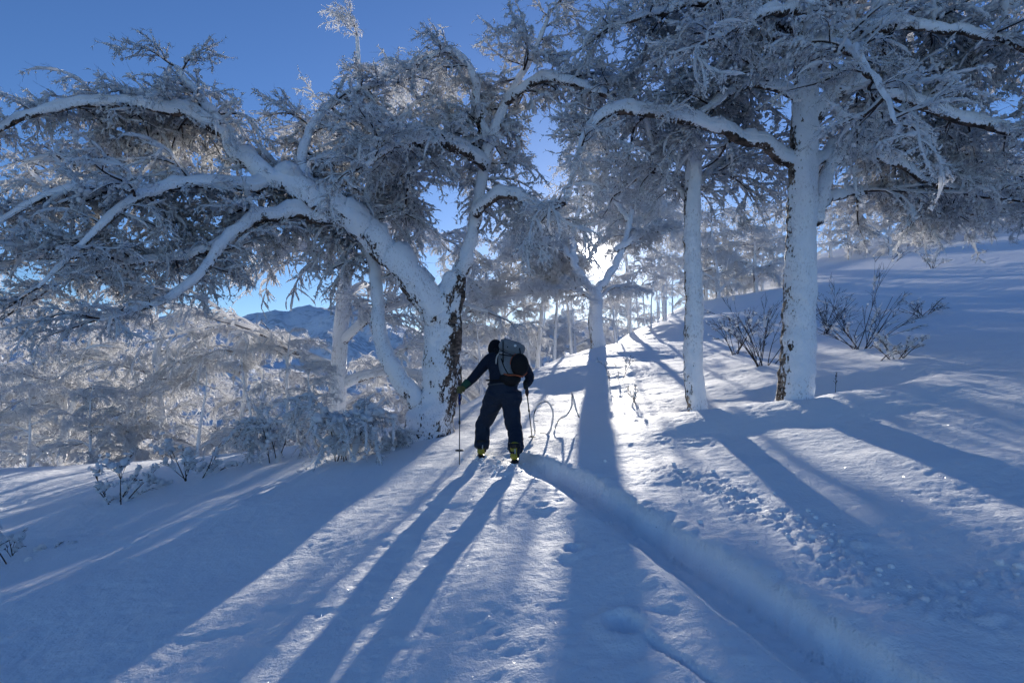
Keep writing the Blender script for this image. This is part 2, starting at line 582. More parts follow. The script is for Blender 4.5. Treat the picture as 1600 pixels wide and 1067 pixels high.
# ------------------------------------------------------------------ snow-laden sprays of twigs (shared shapes)
def make_spray(seed, laden):
    r = np.random.default_rng(seed)
    mb = MB()

    def twig(p0, yaw, pitch, L, droop, n=5, r0=0.004, snow=0.0, cover=0.8, lumps=0.5):
        t = np.linspace(0, 1, n)
        bend = r.normal(0, 0.22)
        ya = yaw + bend * t
        pi = pitch - droop * t
        st = L / (n - 1)
        dx = np.cumsum(np.cos(pi) * np.cos(ya)) * st; dy = np.cumsum(np.cos(pi) * np.sin(ya)) * st; dz = np.cumsum(np.sin(pi)) * st
        pts = p0 + np.stack([dx, dy, dz], -1) - np.array([dx[0], dy[0], dz[0]])
        mb.add(*tube(pts, r0 * (1 - 0.55 * t), 3, cap=False), mat=1)
        if snow > 0 and laden and n == 5:                   # broken into separate clumps
            for a, b in ((0.0, r.uniform(0.25, 0.5)), (r.uniform(0.5, 0.62), r.uniform(0.7, 0.98))):
                if r.random() < 0.25:
                    continue
                tt = np.linspace(a, b, 5); s = snow * r.uniform(0.7, 1.35)
                q = np.stack([np.interp(tt, t, pts[:, k]) for k in range(3)], -1) + [0, 0, s * 0.4]
                mb.add(*tube(q, s * np.array([0.5, 1.0, 1.1, 0.85, 0.4]) * (1 + 0.25 * r.normal(size=5).clip(-1, 1)), 6, seed=r.integers(1000), lump=0.4, lf=11, cap=True), mat=0)
        elif snow > 0:
            m = max(3, int(round(n * cover)) + 1)
            tt = np.linspace(0.02, cover, m)
            q = np.stack([np.interp(tt, t, pts[:, k]) for k in range(3)], -1)
            prof = np.sin(np.clip((tt - 0.02) / (cover - 0.02), 0, 1) * math.pi * 0.86 + 0.28) ** 0.7
            q[:, 2] += snow * 0.45
            mb.add(*tube(q, snow * np.maximum(prof, 0.25) * (1 + 0.35 * r.normal(size=m).clip(-1.4, 1.4) * lumps), 6, seed=r.integers(1000), lump=0.35, lf=9, cap=True), mat=0)
        return pts, ya, pi

    L = r.uniform(0.5, 0.85)
    pts, ya, pi = twig(np.zeros(3), 0, r.uniform(-0.2, 0.4), L, r.uniform(0.0, 1.1), 7, 0.006, r.uniform(0.028, 0.042) if laden else 0.024, 0.9, 0.9)
    ns = int(r.integers(9, 13)) if laden else int(r.integers(11, 15))
    for k in range(ns):
        f = r.uniform(0.08, 1.0)
        i = f * (len(pts) - 1); i0 = min(int(i), len(pts) - 2)
        p0 = pts[i0] + (pts[i0 + 1] - pts[i0]) * (i - i0)
        sl = min(0.55, 0.22 * math.exp(r.normal(0, 0.45))) * (1.15 - 0.4 * f)
        sn = r.uniform(0.014, 0.038) * (r.random() < 0.9) if laden else r.uniform(0.011, 0.021)
        sp, sy, spi = twig(p0, ya[i0] + r.normal(0, 0.9), pi[i0] + r.uniform(-0.8, 0.6), sl, r.uniform(-0.2, 1.4), 5, 0.0036 if laden else 0.003, sn, r.uniform(0.45, 0.85) if laden else 0.92, 0.9)
        for j in range(int(r.integers(1, 4))):
            g = r.uniform(0.2, 0.95); q = g * (len(sp) - 1); q0 = min(int(q), len(sp) - 2)
            pp = sp[q0] + (sp[q0 + 1] - sp[q0]) * (q - q0)
            sn2 = (r.uniform(0.008, 0.019) * (r.random() < 0.55)) if laden else r.uniform(0.008, 0.013)
            twig(pp, sy[q0] + r.normal(0, 0.9), spi[q0] + r.uniform(-0.9, 0.7), r.uniform(0.07, 0.24), r.uniform(-0.4, 1.2), 4, 0.0028 if laden else 0.0022, sn2, 0.7 if laden else 0.9, 0.8)
    for k in range(4 if laden else 2):                    # bare wiry twigs
        i0 = int(r.integers(1, len(pts) - 1))
        twig(pts[i0], ya[i0] + r.normal(0, 0.8), pi[i0] + r.uniform(-0.5, 0.6), r.uniform(0.15, 0.4), r.uniform(-0.6, 1.0), 5, 0.004, 0.0)
    if laden:                                             # pads of snow caught in the forks
        for k in range(int(r.integers(1, 4))):
            i0 = int(r.integers(0, len(pts) - 2)); s = r.uniform(0.022, 0.05)
            c = pts[i0] + np.array([r.normal(0, 0.05), r.normal(0, 0.07), s * 0.4])
            a = r.uniform(0, 3.14); d = np.array([math.cos(a), math.sin(a), r.uniform(-0.5, 0.1)])
            q = c + d * np.linspace(-1.6, 1.6, 6)[:, None] * s
            mb.add(*tube(q, s * np.array([0.4, 0.9, 1.1, 1.0, 0.8, 0.3]), 7, seed=int(r.integers(999)), lump=0.45, lf=10, flat=0.75), mat=0)
    return mb


def mats_of(laden):
    return [M_SNOW if laden else M_RIME, M_TWIG if laden else M_TWIG_RIME]


def spray_group(name, meshes):
    """a node group that sets one of these sprays on every point of a crown"""
    ng = bpy.data.node_groups.new(name, 'GeometryNodeTree')
    ng.interface.new_socket(name='Geometry', in_out='INPUT', socket_type='NodeSocketGeometry')
    ng.interface.new_socket(name='Geometry', in_out='OUTPUT', socket_type='NodeSocketGeometry')
    N, L = ng.nodes, ng.links
    gi, go = N.new('NodeGroupInput'), N.new('NodeGroupOutput')
    g2i = N.new('GeometryNodeGeometryToInstance')
    for k, me in enumerate(meshes):
        src = bpy.data.objects.new('twig_spray_source', me)
        oi = N.new('GeometryNodeObjectInfo')
        oi.inputs['Object'].default_value = src
        oi.inputs['As Instance'].default_value = False
        L.new(oi.outputs['Geometry'], g2i.inputs[0])
    iop = N.new('GeometryNodeInstanceOnPoints')
    L.new(gi.outputs[0], iop.inputs['Points']); L.new(g2i.outputs[0], iop.inputs['Instance'])
    iop.inputs['Pick Instance'].default_value = True

    def attr(nm, ty):
        a = N.new('GeometryNodeInputNamedAttribute'); a.data_type = ty
        a.inputs['Name'].default_value = nm
        return [o for o in a.outputs if o.enabled and o.name == 'Attribute'][0]
    L.new(attr('pick', 'INT'), iop.inputs['Instance Index'])
    e2r = N.new('FunctionNodeEulerToRotation')
    L.new(attr('turn', 'FLOAT_VECTOR'), e2r.inputs[0]); L.new(e2r.outputs[0], iop.inputs['Rotation'])
    L.new(attr('size', 'FLOAT'), iop.inputs['Scale'])
    L.new(iop.outputs[0], go.inputs[0])
    return ng


SPRAYS = {True: [make_spray(100 + k, True) for k in range(7)], False: [make_spray(200 + k, False) for k in range(6)]}
G_SPRAY = spray_group('laden_sprays', [m.mesh('twig_spray', mats_of(True)) for m in SPRAYS[True]])


def crown_mesh(name, sprays, npick):
    a = np.array(sprays, float).reshape(-1, 6)            # x y z pitch yaw size
    me = bpy.data.meshes.new(name)
    me.vertices.add(len(a)); me.vertices.foreach_set('co', a[:, :3].astype(np.float32).ravel())
    r = np.random.default_rng(len(a))
    me.attributes.new('turn', 'FLOAT_VECTOR', 'POINT').data.foreach_set('vector', np.stack([r.normal(0, 0.15, len(a)), -a[:, 3], a[:, 4]], -1).astype(np.float32).ravel())
    me.attributes.new('size', 'FLOAT', 'POINT').data.foreach_set('value', a[:, 5].astype(np.float32))
    me.attributes.new('pick', 'INT', 'POINT').data.foreach_set('value', r.integers(0, npick, len(a)).astype(np.int32))
    me.update()
    return me


def crown_object(me, group, parent):
    o = link('crown', me, parent)
    md = o.modifiers.new('sprays', 'NODES'); md.node_group = group
    o['kind'] = 'stuff'
    return o


# ------------------------------------------------------------------ trees
def snow_cap(mb, pts, rad, seed, thick=0.5):
    """snow lying along the top of a limb, thick where the limb is flat"""
    T = np.gradient(pts, axis=0); T /= np.linalg.norm(T, axis=1, keepdims=True)
    flatness = np.sqrt(np.clip(1 - T[:, 2] ** 2, 0, 1))
    up = np.array([0, 0, 1.0]) - T * T[:, 2:3]
    k = np.arange(len(pts))
    wob = 1 + 0.3 * noise2(k * 0.31 + seed, k * 0 + 0.5, 3) + 0.18 * noise2(k * 0.9 + seed, k * 0 + 0.5, 4)
    th = (thick * rad + 0.028) * flatness * wob
    r = np.maximum(rad * 0.80, 0.016) * (0.25 + 0.75 * flatness) * np.clip(wob, 0.5, 1.4) + 0.008
    c = pts + up * (rad * 0.35 + th * 0.6)[:, None]
    V, q, t = tube(c, r, 9, seed=seed, lump=0.32, lf=4.5, cap=True, flat=1.0)
    mb.add(V, q, t)


def merge(dst, src, p, yaw, pitch, roll, s):
    """add a turned copy of a collected shape"""
    cy, sy, cp, sp_, cr, sr = math.cos(yaw), math.sin(yaw), math.cos(pitch), math.sin(pitch), math.cos(roll), math.sin(roll)
    Rz = np.array([[cy, -sy, 0], [sy, cy, 0], [0, 0, 1]]); Ry = np.array([[cp, 0, -sp_], [0, 1, 0], [sp_, 0, cp]]); Rx = np.array([[1, 0, 0], [0, cr, -sr], [0, sr, cr]])
    V = np.concatenate(src.v) @ (Rz @ Ry @ Rx).T * s + p
    n = dst.n
    dst.v.append(V); dst.n += len(V)
    dst.q += [q + n for q in src.q]; dst.mq += src.mq
    dst.t += [q + n for q in src.t]; dst.mt += src.mt


def make_branch(seed, laden, dens=1.0):
    """a snowy branch about 1.4 m long with side branches and all its sprays, growing along +X"""
    r = np.random.default_rng(seed); mb = MB(); spr = SPRAYS[laden]
    size = (0.55, 0.95) if laden else (0.7, 1.15)

    def put(p, ya, pi):
        merge(mb, spr[int(r.integers(len(spr)))], p, ya, float(np.clip(pi, -0.9, 0.7)), r.normal(0, 0.15), r.uniform(*size))

    def stick(p0, yaw, pitch, L, r0, depth):
        n = max(5, int(L / 0.13) + 1); t = np.linspace(0, 1, n)
        ya = yaw + r.normal(0, 0.4) * t + 0.25 * np.sin(t * r.uniform(3, 7) + r.uniform(0, 6))
        pi = pitch - r.uniform(0.15, 0.85) * t ** 1.2 + 0.18 * np.sin(t * r.uniform(4, 9) + r.uniform(0, 6))
        d = np.stack([np.cos(pi) * np.cos(ya), np.cos(pi) * np.sin(ya), np.sin(pi)], -1) * L / (n - 1)
        pts = np.concatenate([[p0], p0 + np.cumsum(d, 0)[:-1]]); rad = r0 * (1 - 0.7 * t)
        V, q, tr = tube(pts, rad, 6, cap=False); mb.add(V, q, tr, mat=1)
        snow_cap(mb, pts, rad, seed + depth * 31 + mb.n % 97, 0.7)
        f = 0.10; side = r.choice([-1, 1])
        while f < 1.0:
            i = f * (n - 1); i0 = min(int(i), n - 2); p = pts[i0] + (pts[i0 + 1] - pts[i0]) * (i - i0)
            if depth == 0 and r.random() < 0.42 and f < 0.85:
                stick(p, ya[i0] + side * r.uniform(0.4, 1.2), pi[i0] + r.uniform(-0.2, 0.5), L * r.uniform(0.3, 0.6) * (1.15 - f * 0.5), rad[i0] * 0.62, 1)
            else:
                put(p, ya[i0] + side * r.uniform(0.25, 1.3), pi[i0] + r.uniform(-0.5, 0.5))
            side = -side; f += (0.15 + r.uniform(0, 0.12)) / (L * dens)
        put(pts[-1], ya[-1], pi[-1])
    stick(np.zeros(3), 0.0, 0.0, r.uniform(1.2, 1.6), 0.026, 0)
    return mb.mesh('snowy_branch', mats_of(laden))


G_LADEN = spray_group('laden_branches', [make_branch(500 + k, True) for k in range(10)])
G_RIME = spray_group('rime_branches', [make_branch(600 + k, False, 0.8) for k in range(9)])
N_LADEN, N_RIME = 10, 9


class Grower:
    def __init__(self, seed, dens=1.0, keep=None, back=0.0):
        self.r = np.random.default_rng(seed); self.sp = []; self.dens = dens; self.keep = keep; self.back = back

    def branch(self, p0, yaw, pitch, L):
        d = np.array([math.cos(yaw) * math.cos(pitch), math.sin(yaw) * math.cos(pitch), math.sin(pitch) - 0.2]) * L
        if self.keep is None or self.keep(p0 + d * 0.6):
            self.sp.append((p0[0], p0[1], p0[2], pitch, yaw, L / 1.4))

    def along(self, pts, rad, start=0.25, step=0.34, lmax=1.5, lmin=0.6, up=0.45):
        """branches all along a limb"""
        r = self.r
        seg = np.linalg.norm(np.diff(pts, axis=0), axis=1); S = np.concatenate([[0], np.cumsum(seg)]); tot = S[-1]
        s = tot * start; side = 1
        while s < tot:
            f = s / tot
            i = int(np.searchsorted(S, s)) - 1; i = min(max(i, 0), len(pts) - 2)
            p = pts[i] + (pts[i + 1] - pts[i]) * ((s - S[i]) / max(seg[i], 1e-6))
            T = pts[i + 1] - pts[i]; ty = math.atan2(T[1], T[0])
            steep = abs(T[2]) / np.linalg.norm(T)
            yaw = (ty + side * r.uniform(0.4, 1.4)) if steep < 0.75 else r.uniform(0, 2 * math.pi)
            if math.sin(yaw) < -0.2 and r.random() < self.back and f < 0.8:
                yaw = -yaw
            L = (lmax + (lmin - lmax) * f) * math.exp(r.normal(0, 0.28))
            self.branch(p, yaw, r.uniform(-0.25, up + 0.3), min(L, 2.2))
            side = -side
            s += step * r.uniform(0.6, 1.4) / self.dens
        T = pts[-1] - pts[-2]
        self.branch(pts[-1], math.atan2(T[1], T[0]), float(np.clip(math.asin(np.clip(T[2] / np.linalg.norm(T), -1, 1)), -0.6, 0.7)), lmin * 1.5)


def lit_zone(p):
    """True where a branch at p would shade the sunny snow round the skier"""
    # follow the light down to the slope z = .078 y + .12 x (0.1 m steps are enough)
    den = SUN[2] - 0.078 * SUN[1] - 0.12 * SUN[0]
    k = (p[2] - 0.078 * p[1] - 0.12 * p[0]) / den
    if k < 0:
        return False
    x, y = p[0] - SUN[0] * k, p[1] - SUN[1] * k
    return LIT(x, y)


def LIT(x, y):
    """sunny parts of the slope, told by where the photograph shows them"""
    if y < 1.5:
        return False
    px = CX + FPX * x / y
    py = 600 - FPX * (0.078 + 0.12 * x / y - 1.65 / y)
    if 560 < py < 730 and px > 600:
        return True
    th = (px - 930) / max(py - 515, 1)
    if -1.45 < th < -0.45 and py < 940:
        return True
    if -5.0 < th < -1.85 and py > 690:                    # narrow sunny streaks on the far side of the old birch
        return math.sin(math.atan(th) * 48.0) > -0.1
    return px > 1050 and th > 0.5 and py < 950


def sun_gap(p, rad=26):
    v = p - EYE
    a = v[0] / max(v[1], 0.1) * FPX
    # compare directions, in pixels of the photograph
    c = np.dot(v, SUN) / np.linalg.norm(v)
    return math.acos(min(1, c)) * FPX < rad


_kr = np.random.default_rng(99)


OLD_LIMB = [(700, 560), (692, 500), (655, 447), (610, 398), (560, 352), (490, 308), (430, 277), (385, 252)]


def keep_near(p):
    v = p - EYE
    c, s = math.cos(PITCH), math.sin(PITCH)
    dz = c * v[1] + s * v[2]
    if dz > 0.5 and p[1] < 11.2:                          # the great limb stands clear of its own twigs on this side
        q = (CX + FPX * v[0] / dz, CY - FPX * (c * v[2] - s * v[1]) / dz)
        d, _, _ = seg_dist(np.array([q[0]]), np.array([q[1]]), OLD_LIMB)
        if d[0] < 42:
            return False
    if p[1] < 4.2:
        return False
    return not sun_gap(p, 24)


def keep_far(p):
    if sun_gap(p, 24):
        return False
    if lit_zone(p) and _kr.random() < KEEP_CUT:
        return False
    return True


KEEP_CUT = 0.88


def hand_tree(name, label, trunk, limbs, seed, m_trunk, group_sprays, npick, keep, trunk_sides=18, trunk_lump=0.10, dens=1.0, back=0.0):
    """a tree whose trunk and limbs follow the photograph; rows are (px, py, distance, radius)"""
    root = link(name, None)
    base = P(*trunk[0][:3])
    base[2] = gz(base[0], base[1])
    root.location = base
    tag(root, label, 'tree')

    def pl(rows, step):
        return spline([tuple(P(a, b, d)) + (r,) for a, b, d, r in rows], step)
    T = pl(trunk, 0.045)
    T0 = T[0].copy(); T0[:3] -= [0, 0, 0.5]; T0[3] *= 1.12
    T = np.concatenate([[T0], T])
    mb = MB(); mb.add(*tube(T[:, :3] - base, T[:, 3], trunk_sides, seed=seed, lump=trunk_lump, lf=2.2, lump2=0.02 if trunk[0][2] < 15 else 0.0))
    mb.build('trunk', m_trunk, root)
    g = Grower(seed, dens, (lambda p: keep(p + base)) if keep else None, back)
    for k, (rows, st, step, lmax) in enumerate(limbs):
        Lm = pl(rows, 0.09); pts = Lm[:, :3] - base; rad = Lm[:, 3]
        w = 0.02 + 0.25 * rad
        i = np.arange(len(pts))
        pts = pts + np.stack([noise2(i * 0.23 + k, i * 0 + q, seed) for q in range(3)], -1) * w[:, None] * 1.3
        lb = MB(); lb.add(*tube(pts, rad, 20, seed=seed + k, lump=0.20, lf=3, lump2=0.012))
        lo = lb.build('limb', M_LIMB, root)
        cb = MB(); snow_cap(cb, pts, rad, seed + k)
        cb.build('snow_cap', M_CAP, lo)
        g.along(pts, rad, st, step, lmax)
    finish_tree(root, g, group_sprays, npick)
    return root


def finish_tree(root, g, group_sprays, npick):
    crown_object(crown_mesh('crown', g.sp, npick), group_sprays, root)
    print(root.name, 'branches', len(g.sp))


def wild_tree(seed, H, r0, nl, spread, low, group_sprays, npick, step=0.42, lean=0.06, stems=1, dens=1.0, lmax=1.5):
    """parts of a free-grown birch about its own foot: list of (name, mesh, stuff) and its spray rows"""
    r = np.random.default_rng(seed)
    g = Grower(seed, dens)
    parts = []
    for s in range(stems):
        az = r.uniform(0, 6.28); le = lean * (2.5 if stems > 1 else 1) * r.uniform(0.6, 1.3)
        n = 9; t = np.linspace(0, 1, n)
        h = H * (1 if s == 0 else r.uniform(0.7, 0.95))
        pts = np.stack([math.cos(az) * le * h * t ** 1.3 + 0.02 * h * np.sin(t * 5 + r.uniform(0, 6)) * t,
                        math.sin(az) * le * h * t ** 1.3 + 0.02 * h * np.sin(t * 6 + r.uniform(0, 6)) * t, h * t - 0.5], -1)
        rad = r0 * (1 if s == 0 else 0.75) * (1 - 0.85 * t)
        c = spline(np.concatenate([pts, rad[:, None]], 1), 0.25)
        mb = MB(); mb.add(*tube(c[:, :3], c[:, 3], 10, seed=seed, lump=0.1, lf=2))
        parts.append(('trunk', mb.mesh('trunk', M_TRUNK)))
        for k in range(nl):
            f = low + (0.97 - low) * (k + r.uniform(0, 0.8)) / nl
            i = f * (len(c) - 1); p0 = c[int(i), :3]
            ya = k * 2.4 + r.normal(0, 0.4); L = spread * H * (1.15 - 0.75 * f) * r.uniform(0.75, 1.15)
            pit = r.uniform(0.35, 0.9)
            m = 6; tt = np.linspace(0, 1, m); pi = pit - tt * r.uniform(0.5, 1.3)
            yy = ya + r.normal(0, 0.4) * tt
            d = np.stack([np.cos(pi) * np.cos(yy), np.cos(pi) * np.sin(yy), np.sin(pi)], -1) * L / m
            lp = np.concatenate([[p0], p0 + np.cumsum(d, 0)])
            lr = np.linspace(min(0.5 * c[int(i), 3], 0.10) + 0.012, 0.016, len(lp))
            cc = spline(np.concatenate([lp, lr[:, None]], 1), 0.16)
            lb = MB(); lb.add(*tube(cc[:, :3], cc[:, 3], 7, seed=k, lump=0.1)); snow = MB(); snow_cap(snow, cc[:, :3], cc[:, 3], seed + k)
            parts.append(('limb', lb.mesh('limb', M_LIMB_FROST), snow.mesh('snow_cap', M_CAP), cc[len(cc) // 2, :3], cc[-1, :3]))
            g.along(cc[:, :3], cc[:, 3], 0.2, step, lmax, 0.5)
        g.along(c[int(len(c) * max(low, 0.5)):, :3], c[int(len(c) * max(low, 0.5)):, 3], 0.0, step, lmax * 0.8, 0.4)
    return dict(parts=parts, sp=np.array(g.sp), grp=group_sprays, np=npick)


def place_tree(proto, name, label, x, y, yaw, s, group=None, thin=False, z=None):
    root = link(name, None)
    root.location = (x, y, gz(x, y) if z is None else z)
    root.rotation_euler = (0, 0, yaw); root.scale = (s, s, s)
    tag(root, label, 'tree', group)
    c, sn = math.cos(yaw), math.sin(yaw)

    def world(p):
        return np.array([(p[0] * c - p[1] * sn) * s + x, (p[0] * sn + p[1] * c) * s + y, p[2] * s + root.location.z])
    for p in proto['parts']:
        if len(p) > 2 and thin and lit_zone(world(p[3])) and lit_zone(world(p[4])):
            continue
        o = link(p[0], p[1], root)
        if len(p) > 2:
            link('snow_cap', p[2], o)
    sp = proto['sp']
    ok = []
    for q in sp:
        d = np.array([math.cos(q[4]), math.sin(q[4]), math.sin(q[3]) - 0.2]) * q[5] * 1.4
        w = world(q[:3] + d * 0.6)
        ok.append(keep_far(w) if thin else not sun_gap(w, 24))
    sp = sp[ok]
    crown_object(crown_mesh('crown', sp, proto['np']), proto['grp'], root)
    return root, len(sp)


# the old leaning birch beside the skier
hand_tree('old_birch', 'huge gnarled old birch with snow-laden spreading limbs directly behind the skier', 
    [(668, 682, 11.4, .50), (676, 645, 11.4, .43), (688, 600, 11.4, .38), (690, 545, 11.4, .36), (694, 500, 11.4, .36), (702, 462, 11.4, .30), (712, 430, 11.4, .22)],
    [([(655, 632, 11.3, .20), (618, 580, 11.3, .17), (598, 540, 11.4, .15), (590, 490, 11.5, .135), (588, 440, 11.6, .12), (578, 400, 11.7, .10), (545, 360, 11.8, .08), (520, 300, 11.8, .05)], .55, .36, 1.3),
     ([(692, 500, 11.35, .33), (655, 447, 11.2, .29), (610, 398, 11.1, .27), (560, 352, 11.0, .26), (490, 308, 10.8, .23), (430, 277, 10.7, .20), (385, 252, 10.6, .17), (350, 205, 10.6, .13), (310, 150, 10.5, .08), (275, 105, 10.4, .04)], .30, .30, 1.45),
     ([(548, 346, 11.2, .16), (480, 334, 10.8, .14), (410, 338, 10.4, .12), (355, 372, 10.0, .10), (305, 435, 9.6, .075), (240, 475, 9.2, .05), (150, 500, 8.8, .03)], .2, .30, 1.35),
     ([(352, 208, 10.6, .12), (290, 176, 10.3, .10), (190, 160, 10.0, .085), (100, 166, 9.7, .07), (30, 186, 9.5, .055), (-60, 230, 9.2, .03)], .1, .28, 1.5),
     ([(440, 284, 10.9, .13), (370, 290, 10.2, .11), (304, 286, 9.7, .09), (236, 300, 9.3, .075), (180, 332, 8.9, .06), (120, 390, 8.6, .045), (60, 450, 8.4, .025)], .15, .28, 1.4),
     ([(706, 475, 11.5, .20), (728, 400, 11.7, .15), (744, 340, 11.8, .13), (752, 285, 11.8, .12), (765, 230, 11.5, .12), (790, 160, 11.4, .09), (830, 90, 11.2, .06), (860, 20, 11, .03)], .35, .30, 1.5),
     ([(742, 335, 11.6, .12), (776, 304, 11.2, .11), (815, 308, 10.9, .09), (850, 330, 10.6, .07), (880, 345, 10.4, .03)], .3, .34, 0.9),
     ([(758, 258, 11.6, .13), (720, 232, 11.0, .12), (670, 218, 10.6, .10), (620, 225, 10.2, .075), (570, 260, 9.8, .04)], .15, .28, 1.4),
     ([(766, 232, 11.5, .11), (745, 170, 11.2, .10), (740, 115, 10.8, .08), (700, 80, 10.6, .05), (670, 90, 10.4, .03)], .15, .28, 1.3),
     ([(490, 306, 10.9, .11), (472, 245, 11.2, .10), (500, 180, 11.5, .08), (560, 140, 11.7, .05), (620, 130, 11.8, .03)], .1, .30, 1.4),
     ([(610, 396, 11.2, .12), (575, 320, 11.8, .10), (600, 240, 12.2, .08), (640, 170, 12.4, .05), (690, 140, 12.4, .03)], .2, .30, 1.4),
     ([(240, 298, 9.3, .06), (170, 290, 9.0, .055), (90, 300, 8.8, .045), (10, 340, 8.6, .035), (-60, 400, 8.4, .02)], .1, .28, 1.3),
     ([(350, 378, 10.0, .07), (290, 400, 10.0, .06), (210, 410, 10.0, .05), (120, 430, 9.9, .04), (30, 480, 9.8, .02)], .1, .30, 1.3),
     ([(350, 206, 10.6, .09), (290, 190, 11.0, .08), (220, 215, 11.3, .06), (140, 250, 11.5, .045), (60, 270, 11.6, .02)], .1, .30, 1.4),
     ([(790, 160, 11.4, .09), (840, 125, 11.0, .085), (900, 130, 10.8, .07), (960, 160, 10.5, .05), (1000, 200, 10.3, .03)], .1, .30, 1.3)],
    41, M_TRUNK_OLD, G_LADEN, N_LADEN, keep_near, 54, 0.16, dens=1.75, back=0.95)
# the two birches on the slope above the track
hand_tree('snow_plastered_birch', 'thick straight birch plastered with snow standing beside the thinner birch on the slope',
    [(1240, 640, 9.35, .29), (1245, 570, 9.35, .265), (1249, 480, 9.35, .25), (1251, 400, 9.35, .24), (1254, 300, 9.35, .22), (1257, 200, 9.35, .215), (1260, 110, 9.35, .19), (1264, 30, 9.35, .16), (1270, -80, 9.35, .13), (1276, -240, 9.35, .08)],
    [([(1240, 252, 9.35, .13), (1190, 226, 9.2, .11), (1140, 205, 9.1, .10), (1060, 184, 9.0, .09), (985, 172, 8.9, .085), (935, 182, 8.8, .075), (910, 225, 8.7, .06), (896, 270, 8.7, .05), (884, 322, 8.7, .035)], .22, .34, 1.1),
     ([(1268, 190, 9.35, .14), (1308, 140, 9.2, .12), (1345, 132, 9.0, .11), (1400, 150, 8.9, .10), (1470, 172, 8.7, .09), (1530, 194, 8.6, .08), (1600, 206, 8.5, .065), (1690, 235, 8.4, .03)], .2, .28, 1.4),
     ([(1275, 345, 9.35, .12), (1298, 262, 9.5, .10), (1345, 238, 9.5, .09), (1400, 254, 9.5, .08), (1450, 280, 9.5, .065), (1510, 300, 9.4, .05), (1580, 312, 9.3, .025)], .35, .28, 1.2),
     ([(1272, 330, 9.35, .08), (1310, 305, 9.8, .07), (1370, 300, 10.2, .06), (1450, 318, 10.5, .05), (1530, 332, 10.8, .04), (1610, 335, 11, .02)], .25, .30, 1.1),
     ([(1268, 260, 9.35, .09), (1320, 222, 10.0, .08), (1400, 212, 10.6, .07), (1490, 232, 11.2, .05), (1590, 275, 11.8, .025)], .2, .30, 1.3),
     ([(1250, 152, 9.35, .10), (1190, 130, 9.6, .085), (1140, 145, 9.8, .07), (1085, 190, 10.0, .05), (1040, 250, 10.2, .025)], .2, .30, 1.2),
     ([(1262, 85, 9.35, .13), (1310, 58, 9.0, .11), (1360, 42, 8.6, .10), (1430, 40, 8.3, .08), (1530, 55, 8.0, .06), (1650, 90, 7.8, .03)], .12, .26, 1.4),
     ([(1262, 60, 9.35, .11), (1200, 22, 9.3, .09), (1130, 0, 9.2, .08), (1040, 15, 9.1, .06), (950, 45, 9.0, .03)], .12, .28, 1.4),
     ([(1264, 110, 9.35, .11), (1300, 75, 8.6, .09), (1330, 80, 7.9, .07), (1370, 130, 7.3, .045), (1400, 190, 6.9, .025)], .25, .32, 1.1),
     ([(1268, 0, 9.35, .12), (1340, -50, 9.6, .10), (1440, -60, 9.8, .07), (1560, -20, 10, .03)], .1, .28, 1.4),
     ([(1268, 20, 9.35, .09), (1230, 15, 8.6, .08), (1180, 25, 8.0, .06), (1120, 60, 7.5, .03)], .2, .32, 1.1)],
    57, M_TRUNK, G_LADEN, N_LADEN, keep_near, 44, 0.10, dens=1.6, back=0.85)
hand_tree('slender_birch', 'slender white birch trunk rising from the slope between the skier and the thick birch',
    [(1090, 644, 10.2, .185), (1083, 570, 10.2, .165), (1085, 480, 10.2, .16), (1082, 400, 10.2, .15), (1082, 310, 10.2, .145), (1085, 240, 10.2, .135), (1090, 170, 10.2, .11), (1100, 90, 10.3, .08), (1110, 0, 10.3, .05)],
    [([(1084, 250, 10.2, .08), (1060, 180, 10.6, .07), (1035, 110, 10.9, .05), (1010, 50, 11, .03)], .25, .34, 1.2),
     ([(1088, 200, 10.2, .08), (1130, 130, 10.6, .07), (1160, 90, 10.9, .05), (1200, 80, 11.2, .03)], .25, .34, 1.2),
     ([(1083, 300, 10.2, .07), (1110, 265, 10.9, .06), (1150, 250, 11.5, .05), (1200, 270, 12, .025)], .2, .36, 1.1),
     ([(1082, 330, 10.2, .06), (1050, 280, 10.8, .05), (1010, 270, 11.3, .04), (970, 300, 11.8, .02)], .25, .38, 1.0)],
    63, M_TRUNK, G_LADEN, N_LADEN, keep_near, 36, 0.10, dens=1.6, back=0.8)
hand_tree('forked_birch', 'forked birch on the crest of the slope directly beneath the low sun',
    [(936, 546, 26, .36), (930, 505, 26, .32), (932, 470, 26, .30), (929, 452, 26, .24)],
    [([(926, 458, 26, .19), (900, 418, 26, .16), (872, 375, 26, .14), (840, 335, 26, .12), (800, 300, 26, .06)], .3, .42, 1.9),
     ([(932, 456, 26, .19), (958, 420, 26, .16), (978, 372, 26.3, .14), (990, 315, 26.6, .12), (1015, 250, 27, .06)], .3, .42, 1.9),
     ([(898, 412, 26, .16), (895, 365, 26.6, .14), (908, 310, 27, .10), (905, 240, 27.5, .05), (915, 170, 27.5, .03)], .25, .42, 1.8),
     ([(962, 392, 26.2, .14), (1010, 365, 25.8, .11), (1060, 355, 25.5, .06)], .25, .42, 1.6),
     ([(980, 345, 26.4, .12), (950, 290, 26, .10), (945, 230, 26, .08), (965, 160, 26, .04)], .2, .42, 1.7),
     ([(876, 380, 26, .12), (840, 385, 25.6, .10), (800, 400, 25, .05)], .3, .42, 1.5),
     ([(926, 470, 26, .08), (905, 455, 25.6, .07), (870, 452, 25.2, .05), (830, 458, 25, .03)], .1, .30, 1.1),
     ([(932, 470, 26, .08), (955, 450, 26.3, .07), (980, 448, 26.5, .05), (1010, 455, 26.5, .03)], .2, .36, 1.0)],
    71, M_TRUNK, G_RIME, N_RIME, keep_far, 14, 0.08, dens=1.7)

